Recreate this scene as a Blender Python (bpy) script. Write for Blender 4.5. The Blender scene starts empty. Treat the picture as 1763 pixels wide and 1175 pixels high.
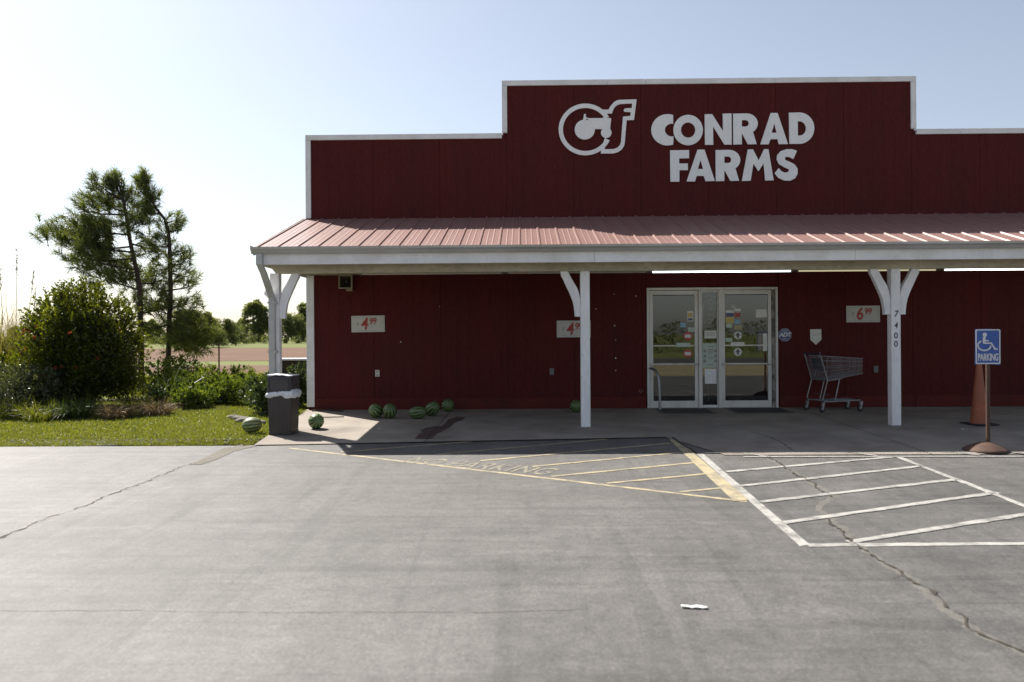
import bpy, bmesh, math, random
import numpy as np
from mathutils import Vector, Matrix, Euler

random.seed(7)
RNG = np.random.default_rng(11)
SC = bpy.context.scene
COL = SC.collection
R = math.radians

# ---------------------------------------------------------------- camera, sky, sun, exposure
CAM_LOC = Vector((0.0, -14.5, 1.34))
CAM_YAW, CAM_ROLL = R(0.8), -0.0065
cam_data = bpy.data.cameras.new('camera')
cam_data.sensor_width = 36.0
cam_data.lens = 28.0
cam_data.shift_y = -9.5 / 1763
cam_data.clip_start = 0.05
cam_data.clip_end = 9000
cam_data.dof.use_dof = True
cam_data.dof.focus_distance = 13.5
cam_data.dof.aperture_fstop = 1.6
cam = bpy.data.objects.new('camera', cam_data)
COL.objects.link(cam)
cam.matrix_world = Matrix.Translation(CAM_LOC) @ (Matrix.Rotation(CAM_YAW, 4, 'Z') @ Matrix.Rotation(R(90), 4, 'X') @ Matrix.Rotation(CAM_ROLL, 4, 'Z'))
SC.camera = cam

SUN_TO = Vector((-0.65, 0.64, 1.0)).normalized()
SUN_EL = math.asin(SUN_TO.z)
SUN_AZ = math.atan2(SUN_TO.x, SUN_TO.y)
world = bpy.data.worlds.new('World')
SC.world = world
world.use_nodes = True
wn = world.node_tree
bg = wn.nodes['Background']
sky = wn.nodes.new('ShaderNodeTexSky')
sky.sky_type = 'NISHITA'
sky.sun_disc = False
sky.sun_elevation = SUN_EL
sky.sun_rotation = SUN_AZ
sky.air_density = 1.0
sky.dust_density = 1.4
sky.ozone_density = 1.0
sky.altitude = 200
hsv = wn.nodes.new('ShaderNodeHueSaturation')      # hazy late-summer air: a paler blue all over
hsv.inputs['Saturation'].default_value = 0.66
wn.links.new(sky.outputs[0], hsv.inputs['Color'])
wn.links.new(hsv.outputs[0], bg.inputs[0])
bg.inputs[1].default_value = 0.072
sun_data = bpy.data.lights.new('sun', 'SUN')
sun_data.energy = 5.0
sun_data.angle = R(0.5)
sun_data.color = (1.0, 0.95, 0.87)
sun = bpy.data.objects.new('sun', sun_data)
COL.objects.link(sun)
sun.rotation_euler = (-SUN_TO).to_track_quat('-Z', 'Y').to_euler()
sun.location = (0, 0, 30)
SC.view_settings.view_transform = 'Standard'
SC.view_settings.look = 'None'
SC.view_settings.gamma = 1.0
SC.view_settings.exposure = 1.05
SC.view_settings.use_curve_mapping = False
SC.render.engine = 'CYCLES'
SC.cycles.use_denoising = True
SC.cycles.max_bounces = 8
SC.cycles.transparent_max_bounces = 12
SC.cycles.sample_clamp_indirect = 8.0

# ---------------------------------------------------------------- survey helpers: a sighting in the photo -> a point in metres on a known plane
FPX, CXP, HZN = 1371.1, 881.5, 578.0
SLOPE = 0.03          # the lot falls 3 % away from the store front


def sight(px, py):
    u, v = (px - CXP) / FPX, -(py - HZN) / FPX
    c, s = math.cos(CAM_ROLL), math.sin(CAM_ROLL)
    u, v = c * u - s * v, s * u + c * v
    return Vector((-math.sin(CAM_YAW), math.cos(CAM_YAW), 0)) + u * Vector((math.cos(CAM_YAW), math.sin(CAM_YAW), 0)) + Vector((0, 0, v))


def W(px, py, Y=0.0):
    d = sight(px, py)
    return CAM_LOC + d * ((Y - CAM_LOC.y) / d.y)


def gz(x, y):
    if y <= -14.5:
        return -14.5 * SLOPE
    if y <= 0:
        return y * SLOPE
    if y < 20:
        t = y / 20
        return -0.35 * t * t * (3 - 2 * t)
    return -0.35


def G(px, py, dz=0.0):
    d = sight(px, py)
    t = (SLOPE * CAM_LOC.y - CAM_LOC.z) / (d.z - SLOPE * d.y)
    p = CAM_LOC + d * t
    return Vector((p.x, p.y, p.y * SLOPE + dz))


# ---------------------------------------------------------------- materials
MATS = {}


def new_mat(name):
    m = bpy.data.materials.new(name)
    m.use_nodes = True
    MATS[name] = m
    nt = m.node_tree
    return m, nt, nt.nodes, nt.links, nt.nodes['Principled BSDF']


def ramp(nodes, pts):
    r = nodes.new('ShaderNodeValToRGB')
    cr = r.color_ramp
    while len(cr.elements) < len(pts):
        cr.elements.new(0.5)
    for e, (p, c) in zip(cr.elements, pts):
        e.position = p
        e.color = (c[0], c[1], c[2], 1) if not isinstance(c, (int, float)) else (c, c, c, 1)
    return r


def noise(nodes, links, coord, scale, detail=4, rough=0.55, stretch=None, dist=0.0):
    n = nodes.new('ShaderNodeTexNoise')
    n.inputs['Scale'].default_value = scale
    n.inputs['Detail'].default_value = detail
    n.inputs['Roughness'].default_value = rough
    n.inputs['Distortion'].default_value = dist
    if stretch is not None:
        mp = nodes.new('ShaderNodeMapping')
        mp.inputs['Scale'].default_value = stretch[:3]
        if len(stretch) > 3:
            mp.inputs['Rotation'].default_value = (0, 0, stretch[3])
        links.new(coord, mp.inputs['Vector'])
        links.new(mp.outputs[0], n.inputs['Vector'])
    else:
        links.new(coord, n.inputs['Vector'])
    return n


def mixc(nodes, links, fac, a, b, mode='MIX'):
    m = nodes.new('ShaderNodeMix')
    m.data_type = 'RGBA'
    m.blend_type = mode
    for sock, v in ((m.inputs[0], fac), (m.inputs[6], a), (m.inputs[7], b)):
        if isinstance(v, (int, float)):
            sock.default_value = v
        elif isinstance(v, (tuple, list)):
            sock.default_value = (v[0], v[1], v[2], 1)
        else:
            links.new(v, sock)
    return m.outputs[2]


def weathered(name, base, dirt, scale=6, amount=(0.45, 0.75), rough=0.6, stretch=None, fine=60, bump=0.15, metal=0.0, chip=None, spec=0.5, grain=(0.82, 1.12)):
    """paint or metal with broad staining, fine grain and optional chipped spots"""
    m, nt, nd, lk, b = new_mat(name)
    tc = nd.new('ShaderNodeTexCoord').outputs['Object']
    n1 = noise(nd, lk, tc, scale, 5, 0.6, stretch)
    r1 = ramp(nd, [(amount[0], 0.0), (amount[1], 1.0)])
    lk.new(n1.outputs[0], r1.inputs[0])
    col = mixc(nd, lk, r1.outputs[0], base, dirt)
    n2 = noise(nd, lk, tc, fine, 3, 0.6, stretch)
    r2 = ramp(nd, [(0.3, grain[0]), (0.7, grain[1])])
    lk.new(n2.outputs[0], r2.inputs[0])
    col = mixc(nd, lk, 1.0, col, r2.outputs[0], 'MULTIPLY')
    if chip:
        n3 = noise(nd, lk, tc, chip[1], 6, 0.7, chip[3] if len(chip) > 3 else stretch)
        r3 = ramp(nd, [(chip[2], 0.0), (chip[2] + 0.04, 1.0)])
        lk.new(n3.outputs[0], r3.inputs[0])
        col = mixc(nd, lk, r3.outputs[0], col, chip[0])
    lk.new(col, b.inputs['Base Color'])
    b.inputs['Roughness'].default_value = rough
    b.inputs['Metallic'].default_value = metal
    b.inputs['Specular IOR Level'].default_value = spec
    if bump:
        bp = nd.new('ShaderNodeBump')
        bp.inputs['Strength'].default_value = bump
        bp.inputs['Distance'].default_value = 0.01
        lk.new(n2.outputs[0], bp.inputs['Height'])
        lk.new(bp.outputs[0], b.inputs['Normal'])
    return m


def plain(name, base, rough=0.5, metal=0.0, spec=0.5):
    m, nt, nd, lk, b = new_mat(name)
    tc = nd.new('ShaderNodeTexCoord').outputs['Object']
    n = noise(nd, lk, tc, 25, 4)
    r = ramp(nd, [(0.3, 0.85), (0.7, 1.1)])
    lk.new(n.outputs[0], r.inputs[0])
    lk.new(mixc(nd, lk, 1.0, base, r.outputs[0], 'MULTIPLY'), b.inputs['Base Color'])
    b.inputs['Roughness'].default_value = rough
    b.inputs['Metallic'].default_value = metal
    b.inputs['Specular IOR Level'].default_value = spec
    return m


def leaf_mat(name, dark, light, trans=0.45, gloss=0.25, tcol=None):
    m, nt, nd, lk, b = new_mat(name)
    nd.remove(b)
    out = nd['Material Output']
    geo = nd.new('ShaderNodeNewGeometry')
    r = ramp(nd, [(0.0, dark), (1.0, light)])
    lk.new(geo.outputs['Random Per Island'], r.inputs[0])
    d = nd.new('ShaderNodeBsdfDiffuse')
    lk.new(r.outputs[0], d.inputs[0])
    t = nd.new('ShaderNodeBsdfTranslucent')
    tc = tcol or (1.5, 1.35, 0.5)
    lk.new(mixc(nd, lk, 1.0, r.outputs[0], tc, 'MULTIPLY'), t.inputs[0])
    mx = nd.new('ShaderNodeMixShader')
    mx.inputs[0].default_value = trans
    lk.new(d.outputs[0], mx.inputs[1])
    lk.new(t.outputs[0], mx.inputs[2])
    g = nd.new('ShaderNodeBsdfGlossy')
    g.inputs['Roughness'].default_value = 0.38
    mx2 = nd.new('ShaderNodeMixShader')
    mx2.inputs[0].default_value = gloss * 0.16
    lk.new(mx.outputs[0], mx2.inputs[1])
    lk.new(g.outputs[0], mx2.inputs[2])
    lk.new(mx2.outputs[0], out.inputs[0])
    return m


def ground_mat(name, c1, c2, scale, fine_amt=0.25, rough=0.85, bump=0.3, extra=None, spec=0.3, fine=45):
    m, nt, nd, lk, b = new_mat(name)
    tc = nd.new('ShaderNodeTexCoord').outputs['Object']
    n1 = noise(nd, lk, tc, scale, 6, 0.6)
    r1 = ramp(nd, [(0.3, c1), (0.72, c2)])
    lk.new(n1.outputs[0], r1.inputs[0])
    n2 = noise(nd, lk, tc, fine, 4, 0.7)
    r2 = ramp(nd, [(0.25, 1 - fine_amt), (0.75, 1 + fine_amt)])
    lk.new(n2.outputs[0], r2.inputs[0])
    col = mixc(nd, lk, 1.0, r1.outputs[0], r2.outputs[0], 'MULTIPLY')
    if extra:
        col = extra(nd, lk, tc, col)
    lk.new(col, b.inputs['Base Color'])
    b.inputs['Roughness'].default_value = rough
    b.inputs['Specular IOR Level'].default_value = spec
    bp = nd.new('ShaderNodeBump')
    bp.inputs['Strength'].default_value = bump
    bp.inputs['Distance'].default_value = 0.008
    lk.new(n2.outputs[0], bp.inputs['Height'])
    lk.new(bp.outputs[0], b.inputs['Normal'])
    return m


def asphalt_extra(nd, lk, tc, col):
    # patchy ageing, tyre sweeps, pale scuffs, grit and oil drips
    for sc, st, lo, hi, amt in ((0.35, (1, 1, 1, 0.3), 0.40, 0.64, 0.86), (0.7, (0.30, 1.5, 1, 0.35), 0.47, 0.62, 0.88), (0.8, (1.6, 0.25, 1, -0.55), 0.50, 0.64, 0.84), (2.0, (0.12, 2.6, 1, 0.9), 0.53, 0.60, 0.88), (2.2, (0.10, 2.4, 1, -0.75), 0.54, 0.60, 0.88), (1.6, (2.6, 0.12, 1, -0.2), 0.54, 0.61, 0.86)):
        n = noise(nd, lk, tc, sc, 7, 0.64, st, 0.9)
        r = ramp(nd, [(lo, 1.0), (hi, amt)])
        lk.new(n.outputs[0], r.inputs[0])
        col = mixc(nd, lk, 1.0, col, r.outputs[0], 'MULTIPLY')
    for sc, st, lo, hi, amt in ((1.6, (0.35, 2.0, 1, 0.5), 0.54, 0.68, 1.22), (2.6, (0.18, 2.0, 1, 0.75), 0.58, 0.72, 1.35), (3.5, (1, 1, 1, 0), 0.58, 0.74, 1.18)):
        n = noise(nd, lk, tc, sc, 8, 0.72, st, 1.0)
        r = ramp(nd, [(lo, 1.0), (hi, amt)])
        lk.new(n.outputs[0], r.inputs[0])
        col = mixc(nd, lk, 1.0, col, r.outputs[0], 'MULTIPLY')
    v = nd.new('ShaderNodeTexVoronoi')
    v.inputs['Scale'].default_value = 1.7
    lk.new(tc, v.inputs['Vector'])
    r = ramp(nd, [(0.0, 0.45), (0.03, 1.0)])
    lk.new(v.outputs['Distance'], r.inputs[0])
    col = mixc(nd, lk, 0.7, col, r.outputs[0], 'MULTIPLY')
    v2 = nd.new('ShaderNodeTexVoronoi')
    v2.inputs['Scale'].default_value = 38
    lk.new(tc, v2.inputs['Vector'])
    r = ramp(nd, [(0.0, (1.7, 1.66, 1.6)), (0.22, (1, 1, 1)), (0.75, (0.82, 0.82, 0.82))])
    lk.new(v2.outputs['Distance'], r.inputs[0])
    col = mixc(nd, lk, 0.75, col, r.outputs[0], 'MULTIPLY')
    n = noise(nd, lk, tc, 9, 8, 0.8)
    r = ramp(nd, [(0.36, 0.80), (0.5, 1.0), (0.66, 1.18)])
    lk.new(n.outputs[0], r.inputs[0])
    return mixc(nd, lk, 1.0, col, r.outputs[0], 'MULTIPLY')


def concrete_extra(nd, lk, tc, col):
    n = noise(nd, lk, tc, 0.9, 7, 0.68, (1, 1, 1, 0), 0.7)
    r = ramp(nd, [(0.42, 1.0), (0.72, 0.66)])
    lk.new(n.outputs[0], r.inputs[0])
    col = mixc(nd, lk, 1.0, col, r.outputs[0], 'MULTIPLY')
    v = nd.new('ShaderNodeTexVoronoi')
    v.inputs['Scale'].default_value = 5.5
    lk.new(tc, v.inputs['Vector'])
    r = ramp(nd, [(0.0, 0.5), (0.06, 1.0)])
    lk.new(v.outputs['Distance'], r.inputs[0])
    return mixc(nd, lk, 0.7, col, r.outputs[0], 'MULTIPLY')


ASPHALT = ground_mat('worn_asphalt', (0.100, 0.094, 0.089), (0.142, 0.134, 0.127), 1.6, 0.3, 0.66, 0.4, asphalt_extra, 0.45, 55)
CONCRETE = ground_mat('old_concrete', (0.225, 0.193, 0.163), (0.335, 0.293, 0.25), 1.2, 0.10, 0.8, 0.2, concrete_extra, 0.25, 60)
SOIL = ground_mat('red_soil', (0.115, 0.068, 0.046), (0.155, 0.095, 0.065), 0.15, 0.18, 0.95, 0.4, None, 0.1, 6)
TURF = ground_mat('turf_soil', (0.12, 0.15, 0.03), (0.20, 0.21, 0.055), 0.9, 0.35, 0.95, 0.5, None, 0.1, 30)
MEADOW = ground_mat('meadow', (0.105, 0.125, 0.04), (0.16, 0.165, 0.06), 0.08, 0.2, 0.95, 0.4, None, 0.1, 4)
DIRT = ground_mat('dry_dirt', (0.145, 0.133, 0.113), (0.20, 0.185, 0.16), 2.0, 0.25, 0.95, 0.4, None, 0.1, 40)
SEALANT = ground_mat('crack_filler', (0.098, 0.091, 0.080), (0.150, 0.140, 0.124), 6.0, 0.3, 0.66, 0.4, None, 0.45, 50)
CRACKM = plain('crack_dark', (0.055, 0.046, 0.037), 0.9, 0, 0.3)
STAINM = ground_mat('brown_stain', (0.075, 0.05, 0.043), (0.11, 0.08, 0.07), 5, 0.2, 0.6, 0.1, None, 0.3, 30)


def paint_mat(name, c, under, lo, hi):
    m, nt, nd, lk, b = new_mat(name)
    tc = nd.new('ShaderNodeTexCoord').outputs['Object']
    n1 = noise(nd, lk, tc, 5, 8, 0.75)
    r1 = ramp(nd, [(lo, 0.0), (hi, 1.0)])
    lk.new(n1.outputs[0], r1.inputs[0])
    n2 = noise(nd, lk, tc, 60, 4, 0.7)
    r2 = ramp(nd, [(0.3, 0.8), (0.7, 1.12)])
    lk.new(n2.outputs[0], r2.inputs[0])
    col = mixc(nd, lk, r1.outputs[0], c, under)
    lk.new(mixc(nd, lk, 1.0, col, r2.outputs[0], 'MULTIPLY'), b.inputs['Base Color'])
    b.inputs['Roughness'].default_value = 0.66
    b.inputs['Specular IOR Level'].default_value = 0.45
    return m


YELLOWP = paint_mat('yellow_line_paint', (0.39, 0.325, 0.20), (0.13, 0.123, 0.11), 0.44, 0.68)
WHITEP = paint_mat('white_line_paint', (0.38, 0.365, 0.34), (0.13, 0.124, 0.116), 0.44, 0.68)
YELLOWT = paint_mat('faded_yellow_lettering', (0.30, 0.26, 0.17), (0.135, 0.128, 0.115), 0.36, 0.58)

RED = weathered('red_siding_paint', (0.098, 0.0145, 0.0140), (0.070, 0.0145, 0.0150), 1.6, (0.3, 0.75), 0.75, (1.0, 1, 0.35), 30, 0.2, 0, ((0.11, 0.055, 0.05), 14, 0.70, (3.0, 1, 0.25)), 0.15)
REDB = weathered('red_base_board', (0.115, 0.012, 0.009), (0.075, 0.013, 0.011), 2.5, (0.35, 0.7), 0.6, None, 30, 0.2, 0, ((0.15, 0.09, 0.075), 9, 0.66), 0.2)
WHITE = weathered('white_trim_paint', (0.82, 0.81, 0.83), (0.64, 0.62, 0.60), 2.5, (0.4, 0.8), 0.5, None, 25, 0.1, 0, ((0.25, 0.22, 0.2), 11, 0.70), grain=(0.95, 1.04))
POSTW = weathered('peeling_post_paint', (0.84, 0.83, 0.85), (0.66, 0.64, 0.63), 3.5, (0.4, 0.8), 0.55, (1, 1, 0.4), 25, 0.15, 0, ((0.22, 0.17, 0.14), 9, 0.635, (2.2, 2.2, 0.7)), grain=(0.95, 1.04))
BEAMW = weathered('stained_beam_paint', (0.52, 0.47, 0.37), (0.33, 0.29, 0.20), 2.2, (0.35, 0.75), 0.6, (0.5, 1, 1), 20, 0.1, 0, ((0.14, 0.11, 0.07), 6, 0.68))
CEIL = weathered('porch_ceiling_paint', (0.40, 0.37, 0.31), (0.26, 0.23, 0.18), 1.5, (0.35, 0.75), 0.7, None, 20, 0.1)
GUTTERM = weathered('gutter_aluminium', (0.50, 0.50, 0.50), (0.36, 0.35, 0.33), 2.0, (0.35, 0.75), 0.42, (0.5, 1, 1), 30, 0.05, 0.35, grain=(0.95, 1.04))
ROOFM = weathered('faded_red_metal_roof', (0.275, 0.155, 0.135), (0.225, 0.12, 0.10), 1.5, (0.3, 0.75), 0.40, (1, 0.3, 1), 40, 0.05, 0.0, ((0.22, 0.10, 0.08), 5, 0.72), 0.7)
ROOFB = plain('flat_roof_membrane', (0.3, 0.3, 0.29), 0.9)
LETTER = weathered('white_sign_board', (0.86, 0.86, 0.87), (0.78, 0.78, 0.80), 4, (0.4, 0.8), 0.5, None, 30, 0.08, 0, ((0.30, 0.27, 0.28), 9, 0.68, (0.6, 1, 5)), grain=(0.95, 1.04))
ALU = weathered('door_frame_aluminium', (0.66, 0.65, 0.63), (0.50, 0.48, 0.45), 4, (0.35, 0.75), 0.45, (1, 1, 0.4), 40, 0.05, 0.05, ((0.12, 0.10, 0.09), 8, 0.67), grain=(0.95, 1.04))
HINGE = weathered('stained_hinge_strip', (0.30, 0.28, 0.25), (0.08, 0.07, 0.06), 9, (0.42, 0.58), 0.6, (1, 1, 0.6), 40, 0.1)
RUBBER = plain('black_rubber', (0.02, 0.02, 0.02), 0.8)
MATM = weathered('door_mat_fibre', (0.06, 0.055, 0.052), (0.035, 0.032, 0.03), 20, (0.4, 0.7), 0.95, None, 120, 0.5)
MATEDGE = plain('mat_edge', (0.10, 0.095, 0.09), 0.7)
BINM = weathered('brown_bin_plastic', (0.06, 0.046, 0.043), (0.035, 0.028, 0.027), 3, (0.35, 0.7), 0.5, (1, 1, 0.5), 40, 0.05, 0, ((0.14, 0.11, 0.10), 2.4, 0.64, (2.5, 1, 0.6)))
BINTOP = weathered('bin_hood_plastic', (0.075, 0.066, 0.072), (0.05, 0.045, 0.048), 4, (0.35, 0.7), 0.45, None, 40, 0.05)
SHEET = plain('white_plastic_sheet', (0.72, 0.72, 0.74), 0.4)
PAPER = plain('white_paper', (0.66, 0.66, 0.63), 0.7)
BOARD = weathered('price_board', (0.56, 0.55, 0.52), (0.47, 0.46, 0.43), 6, (0.4, 0.8), 0.6, grain=(0.95, 1.04))
BOARDEDGE = plain('price_board_rule', (0.30, 0.30, 0.28), 0.7)
REDINK = weathered('red_price_ink', (0.38, 0.035, 0.03), (0.44, 0.16, 0.13), 12, (0.5, 0.7), 0.6)
GREYINK = plain('grey_ink', (0.28, 0.27, 0.26), 0.7)
BLACK = weathered('black_brush_paint', (0.025, 0.025, 0.035), (0.12, 0.12, 0.14), 20, (0.55, 0.75), 0.6)
BLUE = weathered('blue_sign_face', (0.03, 0.09, 0.36), (0.06, 0.14, 0.42), 5, (0.45, 0.8), 0.4)
NAVY = plain('navy_sign_face', (0.045, 0.06, 0.20), 0.4)
SIGNW = plain('sign_white', (0.62, 0.63, 0.66), 0.5)
RUST = weathered('rusty_steel', (0.095, 0.045, 0.028), (0.055, 0.028, 0.02), 7, (0.35, 0.65), 0.75, None, 60, 0.3)
CONEM = weathered('orange_cone_plastic', (0.36, 0.10, 0.045), (0.25, 0.075, 0.038), 5, (0.35, 0.7), 0.6)
CHROME = weathered('dull_zinc_wire', (0.34, 0.34, 0.37), (0.24, 0.24, 0.25), 10, (0.35, 0.7), 0.35, None, 60, 0.05, 0.75)
CARTGREY = plain('cart_grey_tray', (0.20, 0.20, 0.21), 0.5, 0.4)
NAVYPL = plain('navy_plastic', (0.02, 0.025, 0.06), 0.45)
HORN = weathered('beige_horn_plastic', (0.32, 0.27, 0.19), (0.22, 0.18, 0.12), 8, (0.4, 0.7), 0.55)
HORNIN = plain('horn_inside', (0.04, 0.03, 0.022), 0.7)
OUTLETW = plain('outlet_ivory', (0.60, 0.58, 0.53), 0.45)
OUTLETG = plain('outlet_grey', (0.16, 0.16, 0.16), 0.5)
NEON = plain('unlit_neon_glass', (0.8, 0.8, 0.8), 0.3)
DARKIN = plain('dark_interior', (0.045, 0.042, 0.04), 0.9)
DARKWOOD = weathered('dark_planter_wood', (0.045, 0.032, 0.026), (0.025, 0.02, 0.017), 6, (0.4, 0.7), 0.8)
BARK = weathered('pine_bark', (0.075, 0.052, 0.040), (0.035, 0.026, 0.021), 9, (0.35, 0.65), 0.9, (1, 1, 0.3), 50, 0.6)
TWIG = plain('shrub_twigs', (0.06, 0.045, 0.032), 0.9)
YSTICK = plain('yellow_sticker', (0.50, 0.38, 0.12), 0.5)
BSTICK = plain('light_blue_sticker', (0.22, 0.40, 0.52), 0.5)
RSTICK = plain('red_sticker', (0.38, 0.06, 0.05), 0.5)
GSTICK = plain('pale_green_sticker', (0.42, 0.50, 0.44), 0.5)
TSTICK = plain('tan_sticker', (0.36, 0.29, 0.18), 0.5)
INKD = plain('printed_ink', (0.10, 0.10, 0.10), 0.6)

# leaves
L_BUSH = leaf_mat('bush_leaf', (0.018, 0.030, 0.008), (0.075, 0.10, 0.018), 0.48, 0.22, (2.7, 2.2, 0.3))
L_SHRUB = leaf_mat('glossy_shrub_leaf', (0.03, 0.055, 0.018), (0.075, 0.11, 0.035), 0.30, 0.42)
L_GREY = leaf_mat('grey_green_leaf', (0.05, 0.065, 0.03), (0.11, 0.13, 0.065), 0.3, 0.35)
L_VINE = leaf_mat('vine_leaf', (0.06, 0.10, 0.02), (0.13, 0.18, 0.04), 0.45, 0.25, (1.6, 1.4, 0.4))
L_PINE = leaf_mat('pine_needle', (0.06, 0.09, 0.03), (0.14, 0.17, 0.06), 0.48, 0.2, (1.5, 1.35, 0.5))
L_FAR = leaf_mat('far_tree_leaf', (0.085, 0.105, 0.05), (0.17, 0.19, 0.09), 0.5, 0.1, (1.3, 1.25, 0.6))
L_DARKFAR = leaf_mat('dark_far_leaf', (0.055, 0.07, 0.035), (0.11, 0.13, 0.06), 0.45, 0.1, (1.3, 1.25, 0.6))
L_GRASS = leaf_mat('lawn_blade', (0.085, 0.115, 0.022), (0.19, 0.20, 0.05), 0.5, 0.2, (1.4, 1.3, 0.35))
L_REED = leaf_mat('reed_blade', (0.09, 0.10, 0.035), (0.20, 0.18, 0.08), 0.4, 0.2)
L_LILY = leaf_mat('lily_blade', (0.035, 0.065, 0.02), (0.08, 0.115, 0.035), 0.3, 0.14)
L_DRY = leaf_mat('dry_grass_blade', (0.12, 0.085, 0.045), (0.24, 0.18, 0.10), 0.3, 0.15, (1.1, 1.0, 0.8))
PETAL = leaf_mat('red_petal', (0.16, 0.025, 0.015), (0.26, 0.06, 0.03), 0.4, 0.2, (1.2, 0.9, 0.8))


def emission(name, c, s):
    m, nt, nd, lk, b = new_mat(name)
    b.inputs['Base Color'].default_value = (0.8, 0.8, 0.8, 1)
    b.inputs['Emission Color'].default_value = (c[0], c[1], c[2], 1)
    b.inputs['Emission Strength'].default_value = s
    return m


TUBE_ON = emission('lit_tube', (0.95, 1.0, 1.0), 2.5)
TUBE_DIM = emission('dim_tube', (1.0, 0.88, 0.5), 0.22)
TUBE_OFF = plain('unlit_tube', (0.52, 0.49, 0.42), 0.4)


def glass_mat():
    m, nt, nd, lk, b = new_mat('tinted_door_glass')
    nd.remove(b)
    t = nd.new('ShaderNodeBsdfTransparent')
    t.inputs[0].default_value = (0.66, 0.68, 0.67, 1)
    g = nd.new('ShaderNodeBsdfGlossy')
    g.inputs['Roughness'].default_value = 0.012
    f = nd.new('ShaderNodeFresnel')
    f.inputs['IOR'].default_value = 1.85
    mx = nd.new('ShaderNodeMixShader')
    lk.new(f.outputs[0], mx.inputs[0])
    lk.new(t.outputs[0], mx.inputs[1])
    lk.new(g.outputs[0], mx.inputs[2])
    lk.new(mx.outputs[0], nd['Material Output'].inputs[0])
    return m


GLASS = glass_mat()


def melon_mat(name, dark, pale, n=11):
    m, nt, nd, lk, b = new_mat(name)
    tc = nd.new('ShaderNodeTexCoord').outputs['Object']
    sp = nd.new('ShaderNodeSeparateXYZ')
    lk.new(tc, sp.inputs[0])
    at = nd.new('ShaderNodeMath'); at.operation = 'ARCTAN2'
    lk.new(sp.outputs[1], at.inputs[0]); lk.new(sp.outputs[0], at.inputs[1])
    nz = noise(nd, lk, tc, 16, 5, 0.7)
    ad = nd.new('ShaderNodeMath'); ad.operation = 'MULTIPLY_ADD'
    lk.new(nz.outputs[0], ad.inputs[0]); ad.inputs[1].default_value = 0.5
    lk.new(at.outputs[0], ad.inputs[2])
    mu = nd.new('ShaderNodeMath'); mu.operation = 'MULTIPLY'
    lk.new(ad.outputs[0], mu.inputs[0]); mu.inputs[1].default_value = n
    si = nd.new('ShaderNodeMath'); si.operation = 'SINE'
    lk.new(mu.outputs[0], si.inputs[0])
    ma = nd.new('ShaderNodeMath'); ma.operation = 'MULTIPLY_ADD'
    lk.new(si.outputs[0], ma.inputs[0]); ma.inputs[1].default_value = 0.5; ma.inputs[2].default_value = 0.5
    r = ramp(nd, [(0.25, dark), (0.62, pale)])
    lk.new(ma.outputs[0], r.inputs[0])
    oi = nd.new('ShaderNodeObjectInfo')
    hs = nd.new('ShaderNodeHueSaturation')
    mr = nd.new('ShaderNodeMapRange')
    mr.inputs['To Min'].default_value = 0.7
    mr.inputs['To Max'].default_value = 1.25
    lk.new(oi.outputs['Random'], mr.inputs['Value'])
    lk.new(mr.outputs[0], hs.inputs['Value'])
    lk.new(r.outputs[0], hs.inputs['Color'])
    lk.new(hs.outputs[0], b.inputs['Base Color'])
    b.inputs['Roughness'].default_value = 0.42
    return m


MELON = melon_mat('watermelon_rind', (0.018, 0.045, 0.016), (0.14, 0.20, 0.07))
MELONP = melon_mat('pale_watermelon_rind', (0.06, 0.09, 0.035), (0.30, 0.32, 0.14), 13)
STEM = plain('melon_stem', (0.16, 0.13, 0.06), 0.8)


# ---------------------------------------------------------------- object helpers
def tag(o, label=None, cat=None, group=None, kind=None):
    if label: o['label'] = label
    if cat: o['category'] = cat
    if group: o['group'] = group
    if kind: o['kind'] = kind
    return o


def empty(name, loc=(0, 0, 0), rz=0.0):
    o = bpy.data.objects.new(name, None)
    o.empty_display_size = 0.2
    o.location = loc
    o.rotation_euler = (0, 0, rz)
    COL.objects.link(o)
    return o


def link(name, me, mat, parent=None, loc=None, rot=None):
    o = bpy.data.objects.new(name, me)
    if mat is not None and len(me.materials) == 0:
        me.materials.append(mat)
    COL.objects.link(o)
    if parent is not None:
        o.parent = parent
    if loc is not None:
        o.location = loc
    if rot is not None:
        o.rotation_euler = rot
    return o


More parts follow.
